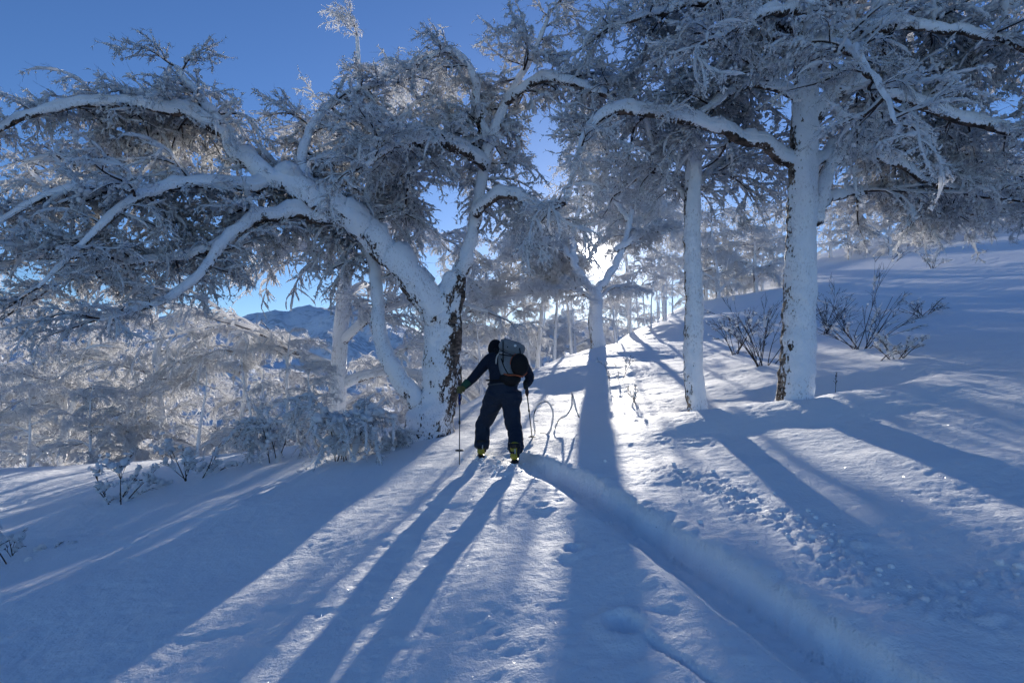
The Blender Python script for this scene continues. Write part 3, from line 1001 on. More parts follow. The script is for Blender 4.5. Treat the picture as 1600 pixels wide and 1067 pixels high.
# free-grown birches behind
PROTO = [wild_tree(11, 9.0, .20, 11, .40, .22, G_RIME, N_RIME, dens=0.95),
         wild_tree(12, 6.5, .16, 10, .46, .10, G_RIME, N_RIME, dens=0.95),
         wild_tree(13, 7.5, .15, 8, .38, .15, G_RIME, N_RIME, dens=0.95, stems=2),
         wild_tree(15, 12.0, .17, 11, .30, .58, G_RIME, N_RIME, dens=1.1, lmax=1.8),
         wild_tree(14, 5.0, .06, 7, .24, .22, G_RIME, N_RIME, dens=1.0, lmax=0.8)]
LIGHT = [wild_tree(21, 9.0, .20, 12, .40, .20, G_RIME, N_RIME, dens=0.55),      # open crowns that let the low sun through
         wild_tree(22, 6.5, .16, 11, .46, .10, G_RIME, N_RIME, dens=0.52),
         wild_tree(23, 7.5, .15, 8, .38, .15, G_RIME, N_RIME, dens=0.52, stems=2)]
LEFT = 'rime-white birches crowded beyond the crest'
MID = 'pale birches seen beyond the crest behind the skier'
SAPL = 'thin saplings along the sunlit crest'
HILL = 'frosted birches along the upper hillside'
BEHIND = [
    (0, 530, 18, 0.4, 1.62, 'tall sunlit birch rising above the old birch against blue sky', LEFT),
    (2, 100, 18, 1.9, 0.95, 'rime-white birch with twin pale trunks at the far end of the crest', LEFT),
    (1, 455, 16.5, 2.2, 0.62, 'small frosted birch with a thin trunk just over the crest beside the drooping bush', LEFT),
    (1, 375, 19, 5.2, 0.95, 'frosted birch just over the crest behind the low snowy branches', LEFT),
    (1, 20, 22, 0.9, 1.35, 'bushy frosted birch at the very edge of the picture below the overhanging limbs', LEFT),
    (0, -90, 18, 3.0, 1.0, 'frosted birch mostly cut off by the left edge of the picture', LEFT),
    (2, 190, 24, 4.0, 1.3, 'twin-stemmed frosted birch second from the far end of the crest', LEFT),
    (1, 262, 18, 1.2, 1.0, 'low round frosted birch on the crest midway between edge and old birch', LEFT),
    (0, 330, 27, 2.7, 1.0, 'slim frosted birch showing under the old birch limbs before the blue mountain', LEFT),
    (1, 520, 24, 0.2, 1.15, 'frosted birch behind the drooping bush, its crown touching the old trunk', LEFT),
    (2, 625, 27, 1.0, 0.95, 'frosted birch glimpsed through the fork of the old birch', LEFT),
    (1, 55, 15.5, 0.4, 0.42, 'low frosted shrub-like birch on the crest nearest the left edge', LEFT),
    (1, 150, 15.2, 2.4, 0.38, 'low frosted shrub-like birch on the crest right of the twin trunks', LEFT),
    (2, 215, 15.6, 3.3, 0.36, 'short twin-stemmed frosted sapling on the crest', LEFT),
    (1, 315, 14.6, 4.1, 0.38, 'low frosted shrub-like birch on the crest above the crooked branch', LEFT),
    (2, 405, 14.5, 5.6, 0.36, 'short twin-stemmed frosted sapling behind the thin bowed shrub', LEFT),
    (1, 490, 14.2, 0.9, 0.36, 'low frosted shrub-like birch on the crest behind the drooping bush', LEFT),
    (0, 826, 30, 3.5, 0.72, 'pale birch with dark-streaked trunk in the saddle behind the backpack', MID),
    (1, 755, 28, 0.7, 0.95, 'round pale birch between the old trunk and the skier', MID),
    (2, 690, 31, 2.0, 1.1, 'pale birch half hidden by the old trunk beside the skier', MID),
    (3, 722, 30, 0.3, 1.0, 'tall high-crowned birch beyond the crest just right of the old trunk', MID),
    (3, 775, 33, 1.3, 1.0, 'tall high-crowned birch beyond the crest over the skier', MID),
    (3, 838, 31, 2.6, 1.0, 'tall high-crowned birch beyond the crest right of the skier', MID),
    (3, 866, 28, 3.1, 0.62, 'short high-crowned birch beyond the crest between skier and forked birch', MID),
    (3, 893, 29, 4.6, 0.62, 'short high-crowned birch beyond the crest touching the forked birch', MID),
    (3, 985, 36, 4.0, 0.9, 'tall high-crowned birch rising from the sapling row near the sun', MID),
    (3, 1040, 40, 5.0, 0.95, 'tall high-crowned birch on the crest left of the slender birch', MID),
    (1, 1125, 45, 0.9, 1.25, 'bushy frosted birch on the crest touching the slender birch', HILL),
    (1, 1185, 47, 2.0, 1.3, 'bushy frosted birch on the crest touching the thick birch', HILL),
    (1, 1085, 50, 2.9, 1.3, 'bushy frosted birch on the crest hidden behind the slender birch', HILL),
    (1, 1400, 55, 4.4, 1.25, 'bushy frosted birch in front of the hillside row above the dark bush', HILL),
    (1, 1535, 50, 0.6, 1.2, 'bushy frosted birch in front of the hillside row near the right edge', HILL),
    (0, 705, 66, 1.0, 1.5, 'far pale birch over the valley just right of the old trunk', MID),
    (1, 742, 74, 2.4, 1.9, 'far pale birch over the valley left of the skier hood', MID),
    (0, 778, 68, 2.9, 1.45, 'far pale birch over the valley above the skier hood', MID),
    (1, 812, 78, 5.1, 1.9, 'far pale birch over the valley above the backpack', MID),
    (0, 846, 70, 0.4, 1.4, 'far pale birch over the valley just right of the backpack', MID),
    (1, 872, 82, 4.4, 1.8, 'far pale birch over the valley midway from skier to forked birch', MID),
    (0, 898, 74, 3.4, 1.3, 'far pale birch just left of the forked birch trunk', MID),
    (1, 962, 80, 0.4, 1.5, 'far pale birch just right of the forked birch trunk', MID),
    (2, 925, 92, 1.4, 1.6, 'farthest pale birch directly behind the forked birch', MID),
    (0, 1000, 84, 2.4, 1.3, 'far pale birch behind the middle of the sapling row', MID),
    (1, 1030, 62, 5.0, 0.9, 'far pale birch beyond the row of saplings', MID),
    (4, 965, 30, 3.2, 0.9, 'thin sapling closest to the forked birch on the crest', SAPL),
    (4, 985, 33, 0.5, 1.2, 'second thin sapling uphill from the forked birch', SAPL),
    (4, 1008, 36, 2.5, 1.1, 'third thin sapling uphill from the forked birch', SAPL),
    (4, 1030, 40, 4.1, 1.3, 'fourth thin sapling uphill from the forked birch', SAPL),
    (4, 1052, 44, 1.1, 1.3, 'thin sapling farthest uphill, closest to the slender birch', SAPL),
    (4, 1018, 31, 0.9, 0.9, 'bent thin sapling standing downhill of the sapling row', SAPL),
    (4, 1043, 35, 5.2, 1.0, 'thin sapling in front of the sapling row near the slender birch', SAPL),
    (0, 1105, 48, 2.2, 1.0, 'frosted birch on the crest right behind the slender birch', HILL),
    (1, 1140, 49, 4.2, 0.95, 'round frosted birch on the crest between slender and thick birch', HILL),
    (1, 1195, 52, 3.0, 0.95, 'frosted birch on the crest half hidden by the leafless bush', HILL),
    (1, 1335, 60, 1.4, 1.0, 'lower frosted birch standing out in front on the hillside', HILL),
    (2, 1475, 58, 2.3, 1.1, 'twin-stemmed frosted birch partway down the hillside', HILL),
    (1, 1610, 52, 3.7, 1.2, 'frosted birch partway down the hillside cut by the right edge', HILL),
    (1, 1160, 56, 0.3, 1.2, 'frosted birch on the skyline just right of the slender birch', HILL),
    (2, 1215, 60, 1.5, 1.2, 'twin-stemmed frosted birch on the skyline touching the thick birch trunk', HILL),
    (1, 1305, 66, 2.6, 1.35, 'frosted birch on the hillside just right of the thick birch', HILL),
    (0, 1370, 68, 3.9, 1.2, 'second frosted birch on the hillside right of the thick birch', HILL),
    (1, 1440, 66, 4.8, 1.4, 'third frosted birch on the hillside right of the thick birch', HILL),
    (2, 1510, 62, 0.8, 1.3, 'fourth frosted birch on the hillside right of the thick birch', HILL),
    (0, 1590, 58, 2.1, 1.15, 'frosted birch on the hillside at the right edge of the picture', HILL),
    (1, 1550, 68, 1.9, 1.6, 'farthest frosted birch high on the hillside near the right edge', HILL)]
NAMES = ['frosted_birch', 'frosted_birch', 'twin_stem_birch', 'tall_birch', 'birch_sapling']
tot = 0
for k, px, d, yaw, s, lab, grp in BEHIND:
    x = (px - CX) / FPX * d
    ro, ns = place_tree(LIGHT[k] if grp in (LEFT, HILL) and k < 3 and px != 520 else PROTO[k], NAMES[k], lab, x, d, yaw, s, grp, grp != HILL)
    tot += ns
print('background sprays', tot)


# ------------------------------------------------------------------ valley, far hills and their forest
def mat_far():
    m, n, l, out = new_mat('far_snow')
    co = n.new('ShaderNodeTexCoord').outputs['Object']
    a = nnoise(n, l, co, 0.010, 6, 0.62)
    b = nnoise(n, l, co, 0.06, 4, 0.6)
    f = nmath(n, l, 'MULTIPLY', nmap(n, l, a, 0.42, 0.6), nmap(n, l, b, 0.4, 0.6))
    col = nmix(n, l, f, (0.86, 0.88, 0.91), (0.50, 0.53, 0.57))  # wooded patches kept pale and low in contrast, distance haze put into the colour
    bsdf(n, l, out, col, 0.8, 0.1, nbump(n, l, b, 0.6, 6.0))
    return m


def far_height(x, y):
    r = np.hypot(x, y); px = CX + FPX * np.tan(np.clip(np.arctan2(x, y), -1.25, 1.25))
    E = 0.082 + 0.055 * np.exp(-((px - 535) / 95) ** 2) + 0.028 * np.exp(-((px - 330) / 120) ** 2) + 0.02 * np.exp(-((px - 900) / 160) ** 2) + 0.012 * fbm(px / 110, r * 0 + 0.3, 81, 3)
    ridge = fbm(x / 420, y / 420, 83, 5)
    up = sstep(260, 2500, r)
    z = -62 + (r * E + 62) * up ** 1.5 + ridge * 85 * sstep(500, 1500, r) * (1 - 0.6 * sstep(2000, 2500, r)) - 0.35 * np.maximum(r - 2600, 0)
    return z + 6 * fbm(x / 90, y / 90, 85, 3) * sstep(120, 400, r)


def build_far():
    rr = np.geomspace(55, 4200, 190); aa = np.radians(np.linspace(-80, 80, 420))
    Rr, A = np.meshgrid(rr, aa, indexing='ij')
    X, Y = Rr * np.sin(A), Rr * np.cos(A)
    Z = far_height(X, Y)
    Z = np.minimum(Z, np.where(Rr < 260, -40, 1e9))
    n, m = X.shape
    i = np.arange(n - 1)[:, None] * m; j = np.arange(m - 1)[None]
    q = np.stack([i + j, i + m + j, i + m + j + 1, i + j + 1], -1).reshape(-1, 4)
    mb = MB(); mb.add(np.stack([X, Y, Z], -1), q)
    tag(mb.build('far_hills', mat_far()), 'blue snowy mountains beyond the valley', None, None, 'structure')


build_far()


def build_forest():
    """the wood on the valley's far side, too far off to tell one tree from the next"""
    r = np.random.default_rng(5)
    N = 4200
    a = np.radians(r.uniform(-50, 22, N)); d = 150 * (900 / 150) ** r.random(N)
    x, y = d * np.sin(a), d * np.cos(a)
    z = far_height(x, y); z = np.minimum(z, np.where(d < 260, -40, 1e9))
    ok = noise2(x / 60, y / 60, 88) > -0.25
    rows = []
    for xx, yy, zz in zip(x[ok], y[ok], z[ok]):
        rows.append((xx, yy, zz, 0, r.uniform(0, 6.28), r.uniform(0.7, 1.3)))
    ms = []
    for s in range(4):
        q = np.random.default_rng(900 + s); mb = MB()
        H = 9.0
        mb.add(*tube([(0, 0, -1), (0.1, 0, 4), (0, 0.1, 8)], [0.25, 0.18, 0.05], 5, cap=False), mat=1)
        for k in range(70):
            f = q.uniform(0.12, 1); ya = q.uniform(0, 6.28); L = 3.2 * (1.1 - 0.8 * f) * q.uniform(0.6, 1.1)
            t = np.linspace(0, 1, 4); pi = 0.7 - 1.3 * t
            pts = np.array([0, 0, f * H]) + np.cumsum(np.stack([np.cos(pi) * math.cos(ya), np.cos(pi) * math.sin(ya), np.sin(pi)], -1) * L / 4, 0)
            mb.add(*tube(pts, np.array([0.1, 0.32, 0.30, 0.12]) * q.uniform(0.6, 1.2), 4, seed=k, lump=0.4, lf=2, cap=False), mat=0)
        ms.append(mb.mesh('far_birch', [M_RIME, M_TWIG]))
    g = spray_group('far_wood', ms)
    o = link('far_forest', crown_mesh('far_forest', rows, 4))
    md = o.modifiers.new('trees', 'NODES'); md.node_group = g
    tag(o, 'frosted birch forest on the far side of the valley', 'forest', None, 'stuff')


build_forest()


# ------------------------------------------------------------------ bushes and loose branches
def bush(name, label, px, py, d, h, stems, spread, snow=0.15, laden=0, seed=0, lean=(0, 0), thick=0.010, group=None):
    r = np.random.default_rng(seed)
    p = P(px, py, d); x, y = p[0], d
    root = link(name, None); root.location = (x, y, gz(x, y)); tag(root, label, 'shrub', group)
    sprays = []
    tw = [MB() for _ in range(stems)]; sn = MB()

    def grow(mb, p0, ya, pi, L, r0, dep):
        n = 6; t = np.linspace(0, 1, n)
        yy = ya + r.normal(0, 0.35) * t; pp = pi + r.normal(0, 0.18) * t - (0.25 + 1.3 * (laden > 0)) * t ** 1.5 * (0.4 if dep == 0 else 0.8)
        dd = np.stack([np.cos(pp) * np.cos(yy), np.cos(pp) * np.sin(yy), np.sin(pp)], -1) * L / (n - 1)
        pts = np.concatenate([[p0], p0 + np.cumsum(dd, 0)[:-1]])
        rad = r0 * (1 - 0.6 * t)
        mb.add(*tube(pts, rad, 5 if dep == 0 else 3, cap=False))
        for k in range(n - 1):
            if r.random() < snow:
                q = pts[k:k + 2]; a = np.linspace(-0.2, 1.2, 5)[:, None]
                c = q[0] + (q[1] - q[0]) * a; s = r.uniform(0.012, 0.04) * (1 + laden * 0.6); c[:, 2] += s * 0.6
                sn.add(*tube(c, s * np.array([0.35, 1, 1.15, 0.9, 0.3]), 7, seed=r.integers(999), lump=0.4, lf=9))
        if laden and dep >= 1:
            for f in r.uniform(0.3, 1, laden):
                i = int(f * (n - 1)); sprays.append((*pts[i], pp[i] + r.uniform(-0.4, 0.2), yy[i] + r.uniform(-1, 1), r.uniform(0.35, 0.7))) if r.random() < 0.4 else None
        if dep < 3:
            for k in range(int(r.integers(2, 5))):
                f = r.uniform(0.3, 1.0); i = min(int(f * (n - 1)), n - 1)
                grow(mb, pts[i], yy[i] + r.choice([-1, 1]) * r.uniform(0.3, 0.9), pp[i] + r.uniform(-0.35, 0.3), L * r.uniform(0.35, 0.6), max(rad[i] * 0.75, 0.0035 if thick < 0.012 else 0.0048), dep + 1)
    for s in range(stems):
        ya = s * 2.4 + r.uniform(-0.4, 0.4)
        grow(tw[s], np.array([r.normal(0, 0.1), r.normal(0, 0.1), -0.1]), ya + 0 * spread, math.pi / 2 - spread * r.uniform(0.3, 1.0), h * r.uniform(0.45, 0.75), thick, 0)
        tw[s].build('stem', M_TWIG, root)
    if sn.n:
        o = sn.build('snow_clumps', M_SNOW, root); o['kind'] = 'stuff'
    if laden:
        crown_object(crown_mesh('crown', sprays, 7), G_SPRAY, root)
    return root


bush('drooping_bush', 'low bush bowed down by thick snow on the near side of the old birch', 540, 722, 9.4, 1.9, 6, 0.45, 0.35, 1, 21)
bush('drooping_bush', 'smaller snow-covered bush at the foot of the old birch', 612, 702, 10.2, 0.9, 4, 0.7, 0.35, 1, 22)
bush('bowed_shrub', 'thin shrub with drooping frosted branches leaning over the crest', 430, 722, 10.2, 1.5, 3, 0.8, 0.25, 1, 23)
bush('leafless_bush', 'dark leafless bush between the slender and the thick birch', 1190, 548, 15, 2.6, 10, 0.95, 0.05, 0, 24, thick=0.013)
bush('leafless_bush', 'wide dark leafless bush just past the thick birch', 1345, 530, 15, 3.0, 12, 1.15, 0.05, 0, 25, thick=0.013)
bush('leafless_bush', 'low half-buried bush with snow lumps on the open slope', 1400, 582, 12.6, 1.0, 7, 1.0, 0.15, 0, 26, thick=0.013)
bush('leafless_bush', 'thin leafless bush just right of the slender birch', 1145, 500, 19, 2.0, 8, 0.8, 0.06, 0, 41, thick=0.013)
bush('leafless_bush', 'thin leafless bush right beside the thick birch trunk', 1292, 470, 20, 2.2, 9, 0.8, 0.06, 0, 42, thick=0.013)
bush('leafless_bush', 'sparse leafless bush farther up the open slope', 1440, 480, 20, 1.6, 7, 1.0, 0.08, 0, 43, thick=0.014)
bush('bare_twig', 'short forked twig poking out of the snow past the thick birch', 1302, 607, 10.6, 0.5, 1, 0.15, 0.0, 0, 27, thick=0.007)
bush('snowy_shrub', 'small white shrub high on the hillside', 1455, 410, 36, 2.0, 6, 0.8, 0.5, 0, 28, thick=0.02)
bush('bare_twig', 'spindly twigs in the shadow of the forked birch', 985, 640, 11.6, 0.8, 2, 0.6, 0.05, 0, 29, thick=0.006)
bush('bare_twig', 'thin upright twigs just downhill of the forked birch', 965, 585, 15.5, 1.0, 3, 0.5, 0.05, 0, 30, thick=0.008)
bush('buried_branch', 'snowy half-buried branch at the left edge of the slope', 22, 850, 6.0, 0.6, 9, 1.35, 0.12, 0, 37, thick=0.008)
bush('buried_branch', 'low snowy branches lying along the crest below the drooping bush', 300, 748, 9.3, 1.2, 7, 1.35, 0.25, 0, 32, thick=0.010)
bush('buried_branch', 'dark crooked branch reaching out of the snow near the crest', 190, 775, 8.2, 1.0, 5, 1.4, 0.14, 0, 33, thick=0.010)


def arch_branch(label, feet, seed):
    """a snow-coated branch bent over into the snow"""
    root = None
    rows = [tuple(P(a, b, d)) for a, b, d in feet]
    base = np.array(rows[0]); base[2] = gz(base[0], base[1])
    root = link('bent_branch', None); root.location = base; tag(root, label, 'branch')
    pts = spline(rows, 0.04) - base
    pts[0, 2] -= 0.1
    mb = MB(); mb.add(*tube(pts, 0.009, 5))
    r = np.random.default_rng(seed)
    for i in range(4, len(pts) - 4, 6):
        d = r.normal(0, 1, 3); d[2] = abs(d[2]) * 0.5; d /= np.linalg.norm(d)
        mb.add(*tube(pts[i] + d * np.linspace(0, r.uniform(0.06, 0.16), 4)[:, None] + r.normal(0, 0.006, (4, 3)) * np.arange(4)[:, None] / 3, 0.004, 4))
    mb.build('stem', M_TWIG, root)
    sn = MB(); k = np.arange(len(pts)); c = pts + [0, 0, 0.008]
    sn.add(*tube(c[1:-1], np.maximum(0.013 + 0.014 * noise2(k * 0.5 + seed, k * 0 + 0.5, 7), 0.004)[1:-1], 7, seed=seed, lump=0.3, lf=8))
    sn.build('snow_coat', M_SNOW, root)


arch_branch('snow-coated branch bent in a loop beside the skier', [(836, 676, 9.6), (834, 650, 9.6), (842, 631, 9.6), (855, 628, 9.6), (864, 645, 9.6), (860, 672, 9.5), (846, 690, 9.3)], 3)
arch_branch('crooked snow-coated branch between the loop and the forked birch shadow', [(866, 672, 9.9), (874, 655, 10), (884, 650, 10), (893, 636, 10.1), (894, 615, 10.2), (900, 640, 10.1), (905, 652, 10)], 5)


# crumbs of snow thrown up along the track
def crumbs():
    r = np.random.default_rng(77); mb = MB()
    ph = (1 + 5 ** 0.5) / 2
    ico = np.array([(-1, ph, 0), (1, ph, 0), (-1, -ph, 0), (1, -ph, 0), (0, -1, ph), (0, 1, ph), (0, -1, -ph), (0, 1, -ph), (ph, 0, -1), (ph, 0, 1), (-ph, 0, -1), (-ph, 0, 1)]) / 1.9
    tri = [(0, 11, 5), (0, 5, 1), (0, 1, 7), (0, 7, 10), (0, 10, 11), (1, 5, 9), (5, 11, 4), (11, 10, 2), (10, 7, 6), (7, 1, 8), (3, 9, 4), (3, 4, 2), (3, 2, 6), (3, 6, 8), (3, 8, 9), (4, 9, 5), (2, 4, 11), (6, 2, 10), (8, 6, 7), (9, 8, 1)]
    xs = []
    for pl, n, w in ((CHURN[0], 260, 0.16), (CHURN[1], 200, 0.20), (CHURN[2], 30, 0.15), (TRACK[:9], 90, 0.3)):
        pl = np.array(pl)
        for k in range(n):
            i = r.integers(0, len(pl) - 1); t = r.random()
            x, y = pl[i] + (pl[i + 1] - pl[i]) * t + r.normal(0, w, 2)
            xs.append((x, y, 0.003 + 0.03 * r.random() ** 5.0))
    A = np.array(xs)
    Z = detail(A[:, 0], A[:, 1], ground(A[:, 0], A[:, 1]))
    for (x, y, s), z in zip(xs, Z):
        V = ico * r.uniform(0.7, 1.25, (12, 1)) * np.array([1, 1, 0.75]) * s + [x, y, z + s * 0.25]
        mb.add(V, None, tri)
    o = mb.build('snow_crumbs', M_GROUND)
    tag(o, 'loose lumps of snow scattered along the track and slope', 'snow', None, 'stuff')


crumbs()


def frost_flakes():
    """flat frost crystals lying on the crust; a few of them catch the sun"""
    r = np.random.default_rng(123); mb = MB()
    N = 2600
    y = 2.2 * (14 / 2.2) ** r.random(N); x = r.uniform(-0.95, 0.95, N) * y
    z = detail(x, y, ground(x, y))
    for k in range(N):
        p = np.array([x[k], y[k], z[k]])
        v = EYE - p; v /= np.linalg.norm(v)
        n = v + SUN; n = n / np.linalg.norm(n) + r.normal(0, 0.22, 3); n[2] = abs(n[2]); n /= np.linalg.norm(n)
        a = np.cross(n, [0.3, 0.5, 0.8]); a /= np.linalg.norm(a); b = np.cross(n, a)
        s = r.uniform(0.0018, 0.0042); an = np.arange(6) * math.pi / 3
        V = p + [0, 0, s * 0.8] + s * (np.cos(an)[:, None] * a + np.sin(an)[:, None] * b)
        mb.add(np.concatenate([V, V - n * 0.0006]), [(0, 1, 2, 3), (0, 3, 4, 5), (8, 7, 6, 9), (10, 9, 6, 11)])
    m, n, l, out = new_mat('frost_crystal')
    co = n.new('ShaderNodeTexCoord').outputs['Object']
    bsdf(n, l, out, nmix(n, l, nnoise(n, l, co, 60, 1), (0.86, 0.88, 0.92), (0.93, 0.94, 0.96)), 0.25, 0.6)
    tag(mb.build('frost_crystals', m, None, False), 'tiny glinting frost crystals lying on the snow crust', 'frost', None, 'stuff')


frost_flakes()

# ------------------------------------------------------------------ the skier, seen from behind, stepping uphill
M_FLESH = mat_plain('skin', (0.45, 0.28, 0.2), 0.5)
M_NAVY = None


def mat_clothes(waist):
    m, n, l, out = new_mat('navy_clothes')
    co = n.new('ShaderNodeTexCoord').outputs['Object']
    sx = n.new('ShaderNodeSeparateXYZ'); l.new(co, sx.inputs[0])
    f = nnoise(n, l, co, 9.0, 4)
    up = nmap(n, l, sx.outputs['Z'], waist - 0.006, waist + 0.006)
    c = nmix(n, l, up, (0.016, 0.028, 0.052), (0.010, 0.014, 0.030))
    w = nnoise(n, l, co, 6.0, 5, 0.6, (1, 1, 2.2))
    bsdf(n, l, out, nmix(n, l, f, c, (0.012, 0.018, 0.034)), 0.75, 0.2, nbump(n, l, w, 0.8, 0.03))
    return m


FEET = P(777, 716, 8.1); FEET[2] = gz(FEET[0], FEET[1])


def soft(obj, voxel, it=6, f=0.5):
    rm = obj.modifiers.new('skin', 'REMESH'); rm.mode = 'VOXEL'; rm.voxel_size = voxel; rm.use_smooth_shade = True
    sm = obj.modifiers.new('smooth', 'SMOOTH'); sm.iterations = it; sm.factor = f


def L3(rows):
    """rows of (px, py, distance, radius) as a smooth chain about the skier's feet"""
    s = spline([tuple(P(a, b, d) - FEET) + (r,) for a, b, d, r in rows], 0.03)
    return s[:, :3], s[:, 3]


def ball(c, r, n=14, m=9):
    c = np.asarray(c, float); r = np.broadcast_to(np.asarray(r, float), (3,))
    th = np.linspace(0.12, math.pi - 0.12, m); ph = np.arange(n) * 2 * math.pi / n
    V = np.stack([np.sin(th)[:, None] * np.cos(ph)[None], np.sin(th)[:, None] * np.sin(ph)[None], np.cos(th)[:, None] + 0 * ph[None]], -1) * r + c
    V = V.reshape(-1, 3); i = np.arange(m - 1)[:, None] * n; j = np.arange(n)[None]; k = (j + 1) % n
    q = np.stack([i + j, i + n + j, i + n + k, i + k], -1).reshape(-1, 4)
    V = np.concatenate([V, [c + [0, 0, r[2]], c - [0, 0, r[2]]]]); j = np.arange(n); k = (j + 1) % n; e = (m - 1) * n
    t = np.concatenate([np.stack([0 * j + m * n, j, k], -1), np.stack([0 * j + m * n + 1, e + k, e + j], -1)])
    return V, q, t


def build_skier():
    b = MB()

    def limb(rows, sides=14, flat=1.0):
        p, r = L3(rows); b.add(*tube(p, r, sides, flat=flat, seed=len(rows) + int(rows[0][0]) % 7, lump=0.13, lf=9))
    # legs: loose trousers, both knees bent forward (away from the camera)
    limb([(777, 612, 8.16, .150), (768, 634, 8.30, .142), (759, 656, 8.42, .118), (755, 664, 8.44, .110), (754, 680, 8.40, .106), (753, 692, 8.36, .112), (752, 699, 8.34, .110)])
    limb([(799, 612, 8.12, .150), (799, 636, 8.14, .134), (801, 660, 8.10, .112), (804, 670, 8.06, .110), (806, 684, 7.92, .104), (806, 697, 7.80, .112), (805, 703, 7.76, .108)])
    # trunk of the body, leaning forward
    limb([(788, 622, 8.15, .16), (787, 610, 8.15, .205), (786, 598, 8.17, .205), (785, 584, 8.22, .195), (786, 570, 8.30, .215), (787, 560, 8.36, .20), (785, 552, 8.41, .12)], 18, 0.72)
    limb([(764, 562, 8.36, .085), (786, 556, 8.38, .10), (812, 566, 8.36, .085)])
    limb([(783, 556, 8.40, .075), (777, 549, 8.46, .068), (774, 545, 8.50, .07)])
    # arms
    limb([(766, 561, 8.36, .090), (757, 570, 8.33, .082), (745, 584, 8.26, .070), (741, 589, 8.24, .068), (732, 598, 8.18, .058), (725, 605, 8.13, .046)])
    limb([(812, 565, 8.36, .088), (822, 577, 8.40, .078), (828, 590, 8.42, .068), (826, 597, 8.41, .058), (823, 602, 8.40, .046)])
    # head with a face turned up the slope
    hc = P(774, 546, 8.52) - FEET
    b.add(*ball(hc, (.082, .100, .118)))
    b.add(*tube([hc + [0, .09, .02], hc + [0, .118, -.012], hc + [0, .10, -.03]], [.012, .018, .012], 6))
    b.add(*ball(hc + [0, .085, -.075], (.045, .035, .035)))
    person = b.build('person', mat_clothes(float((P(786, 599, 8.17) - FEET)[2])), None)
    person.location = FEET
    soft(person, 0.012, 3)
    tag(person, 'backcountry skier in navy jacket and trousers stepping uphill, seen from behind', 'person')

    h = MB()                                              # hood
    c = hc + [0, -.012, .01]
    V, q, t = ball(c, (.112, .128, .142), 20, 13)
    ii = np.arange(len(V)); cut = (V - c)
    V = V + np.stack([0.006 * noise2(cut[:, 0] * 20, cut[:, 2] * 20, 3)] * 3, -1)
    h.add(V, q, t); p, r = L3([(776, 552, 8.44, .10), (781, 560, 8.37, .125)]); h.add(*tube(p, r, 14))
    o = h.build('hood', mat_plain('hood_cloth', (0.007, 0.008, 0.012), 0.8, 0.15), person); soft(o, 0.012, 3)
    f = MB(); f.add(*ball(hc + [0, .075, 0.015], (.066, .05, .032), 16, 9))
    f.build('goggles', mat_plain('goggle_lens', (0.02, 0.02, 0.025), 0.15, 0.6), person)
    f = MB(); p, r = L3([(767, 599, 8.17, .205), (806, 601, 8.14, .2)])
    w = P(786, 600, 8.165) - FEET
    ring = np.array([(w[0] + .214 * math.cos(a), w[1] + .158 * math.sin(a), w[2] + .01 * math.sin(3 * a)) for a in np.linspace(0, 2 * math.pi, 40)])
    f.add(*tube(ring, 0.011, 8, cap=False)); f.build('jacket_hem', mat_plain('hem', (0.05, 0.055, 0.065), 0.7), person)

    def glove(wrist, fore, grip, axis, side, mat, mat_cuff):
        """palm, four fingers closed round the grip and a thumb against them"""
        g = MB(); wrist, fore, grip = (np.asarray(v, float) for v in (wrist, fore, grip))
        ax = np.asarray(axis, float) / np.linalg.norm(axis)
        d = grip - wrist; d /= np.linalg.norm(d)
        out = np.cross(ax, d); out /= np.linalg.norm(out)
        inn = np.cross(out, ax)
        pc = grip - inn * 0.045
        g.add(*tube([wrist, wrist * 0.4 + pc * 0.6, pc + ax * 0.0], [.036, .044, .046], 10))
        for k, (off, ln) in enumerate(((.036, 1.0), (.013, 1.1), (-.010, 1.05), (-.032, 0.85))):
            a = np.linspace(-2.5, 1.4 * ln, 8)
            pts = np.array([grip + ax * off + (inn * math.cos(t) + out * side * math.sin(t)) * 0.032 for t in a])
            g.add(*tube(pts, np.linspace(.0135, .010, 8), 7))
        th = [pc + ax * .02 - out * side * .03, pc + ax * .048 - out * side * .036, grip + ax * .055 - out * side * .026 + inn * .012, grip + ax * .05 + inn * .034]
        g.add(*tube(spline(th, 0.01), .013, 7))
        o = g.build('glove', mat, person); soft(o, 0.006, 2)
        cb = MB(); cb.add(*tube([fore, fore * 0.5 + wrist * 0.5, wrist], [.060, .056, .048], 14)); cb.build('cuff', mat_cuff, o)
    G_OLIVE = mat_plain('olive_glove', (0.10, 0.095, 0.035), 0.8); G_GREEN = mat_plain('green_cuff', (0.02, 0.075, 0.045), 0.8)
    lg = P(718, 610, 8.06) - FEET; rg = P(822, 603, 8.38) - FEET
    glove(P(724, 604, 8.12) - FEET, P(731, 597, 8.17) - FEET, lg, (0, 0, 1), -1, G_OLIVE, G_GREEN)
    glove(P(823, 599, 8.40) - FEET, P(826, 594, 8.415) - FEET, rg, P(822, 600, 8.39) - P(832, 688, 9.1), 1, mat_plain('dark_glove', (0.02, 0.03, 0.035), 0.8), mat_plain('dark_cuff', (0.012, 0.02, 0.025), 0.8))

    M_Y = mat_plain('yellow_shell', (0.30, 0.26, 0.02), 0.35, 0.5); M_K = mat_plain('black_rubber', (0.012, 0.012, 0.014), 0.5); M_ST = mat_plain('steel', (0.35, 0.36, 0.38), 0.3, 0.6)
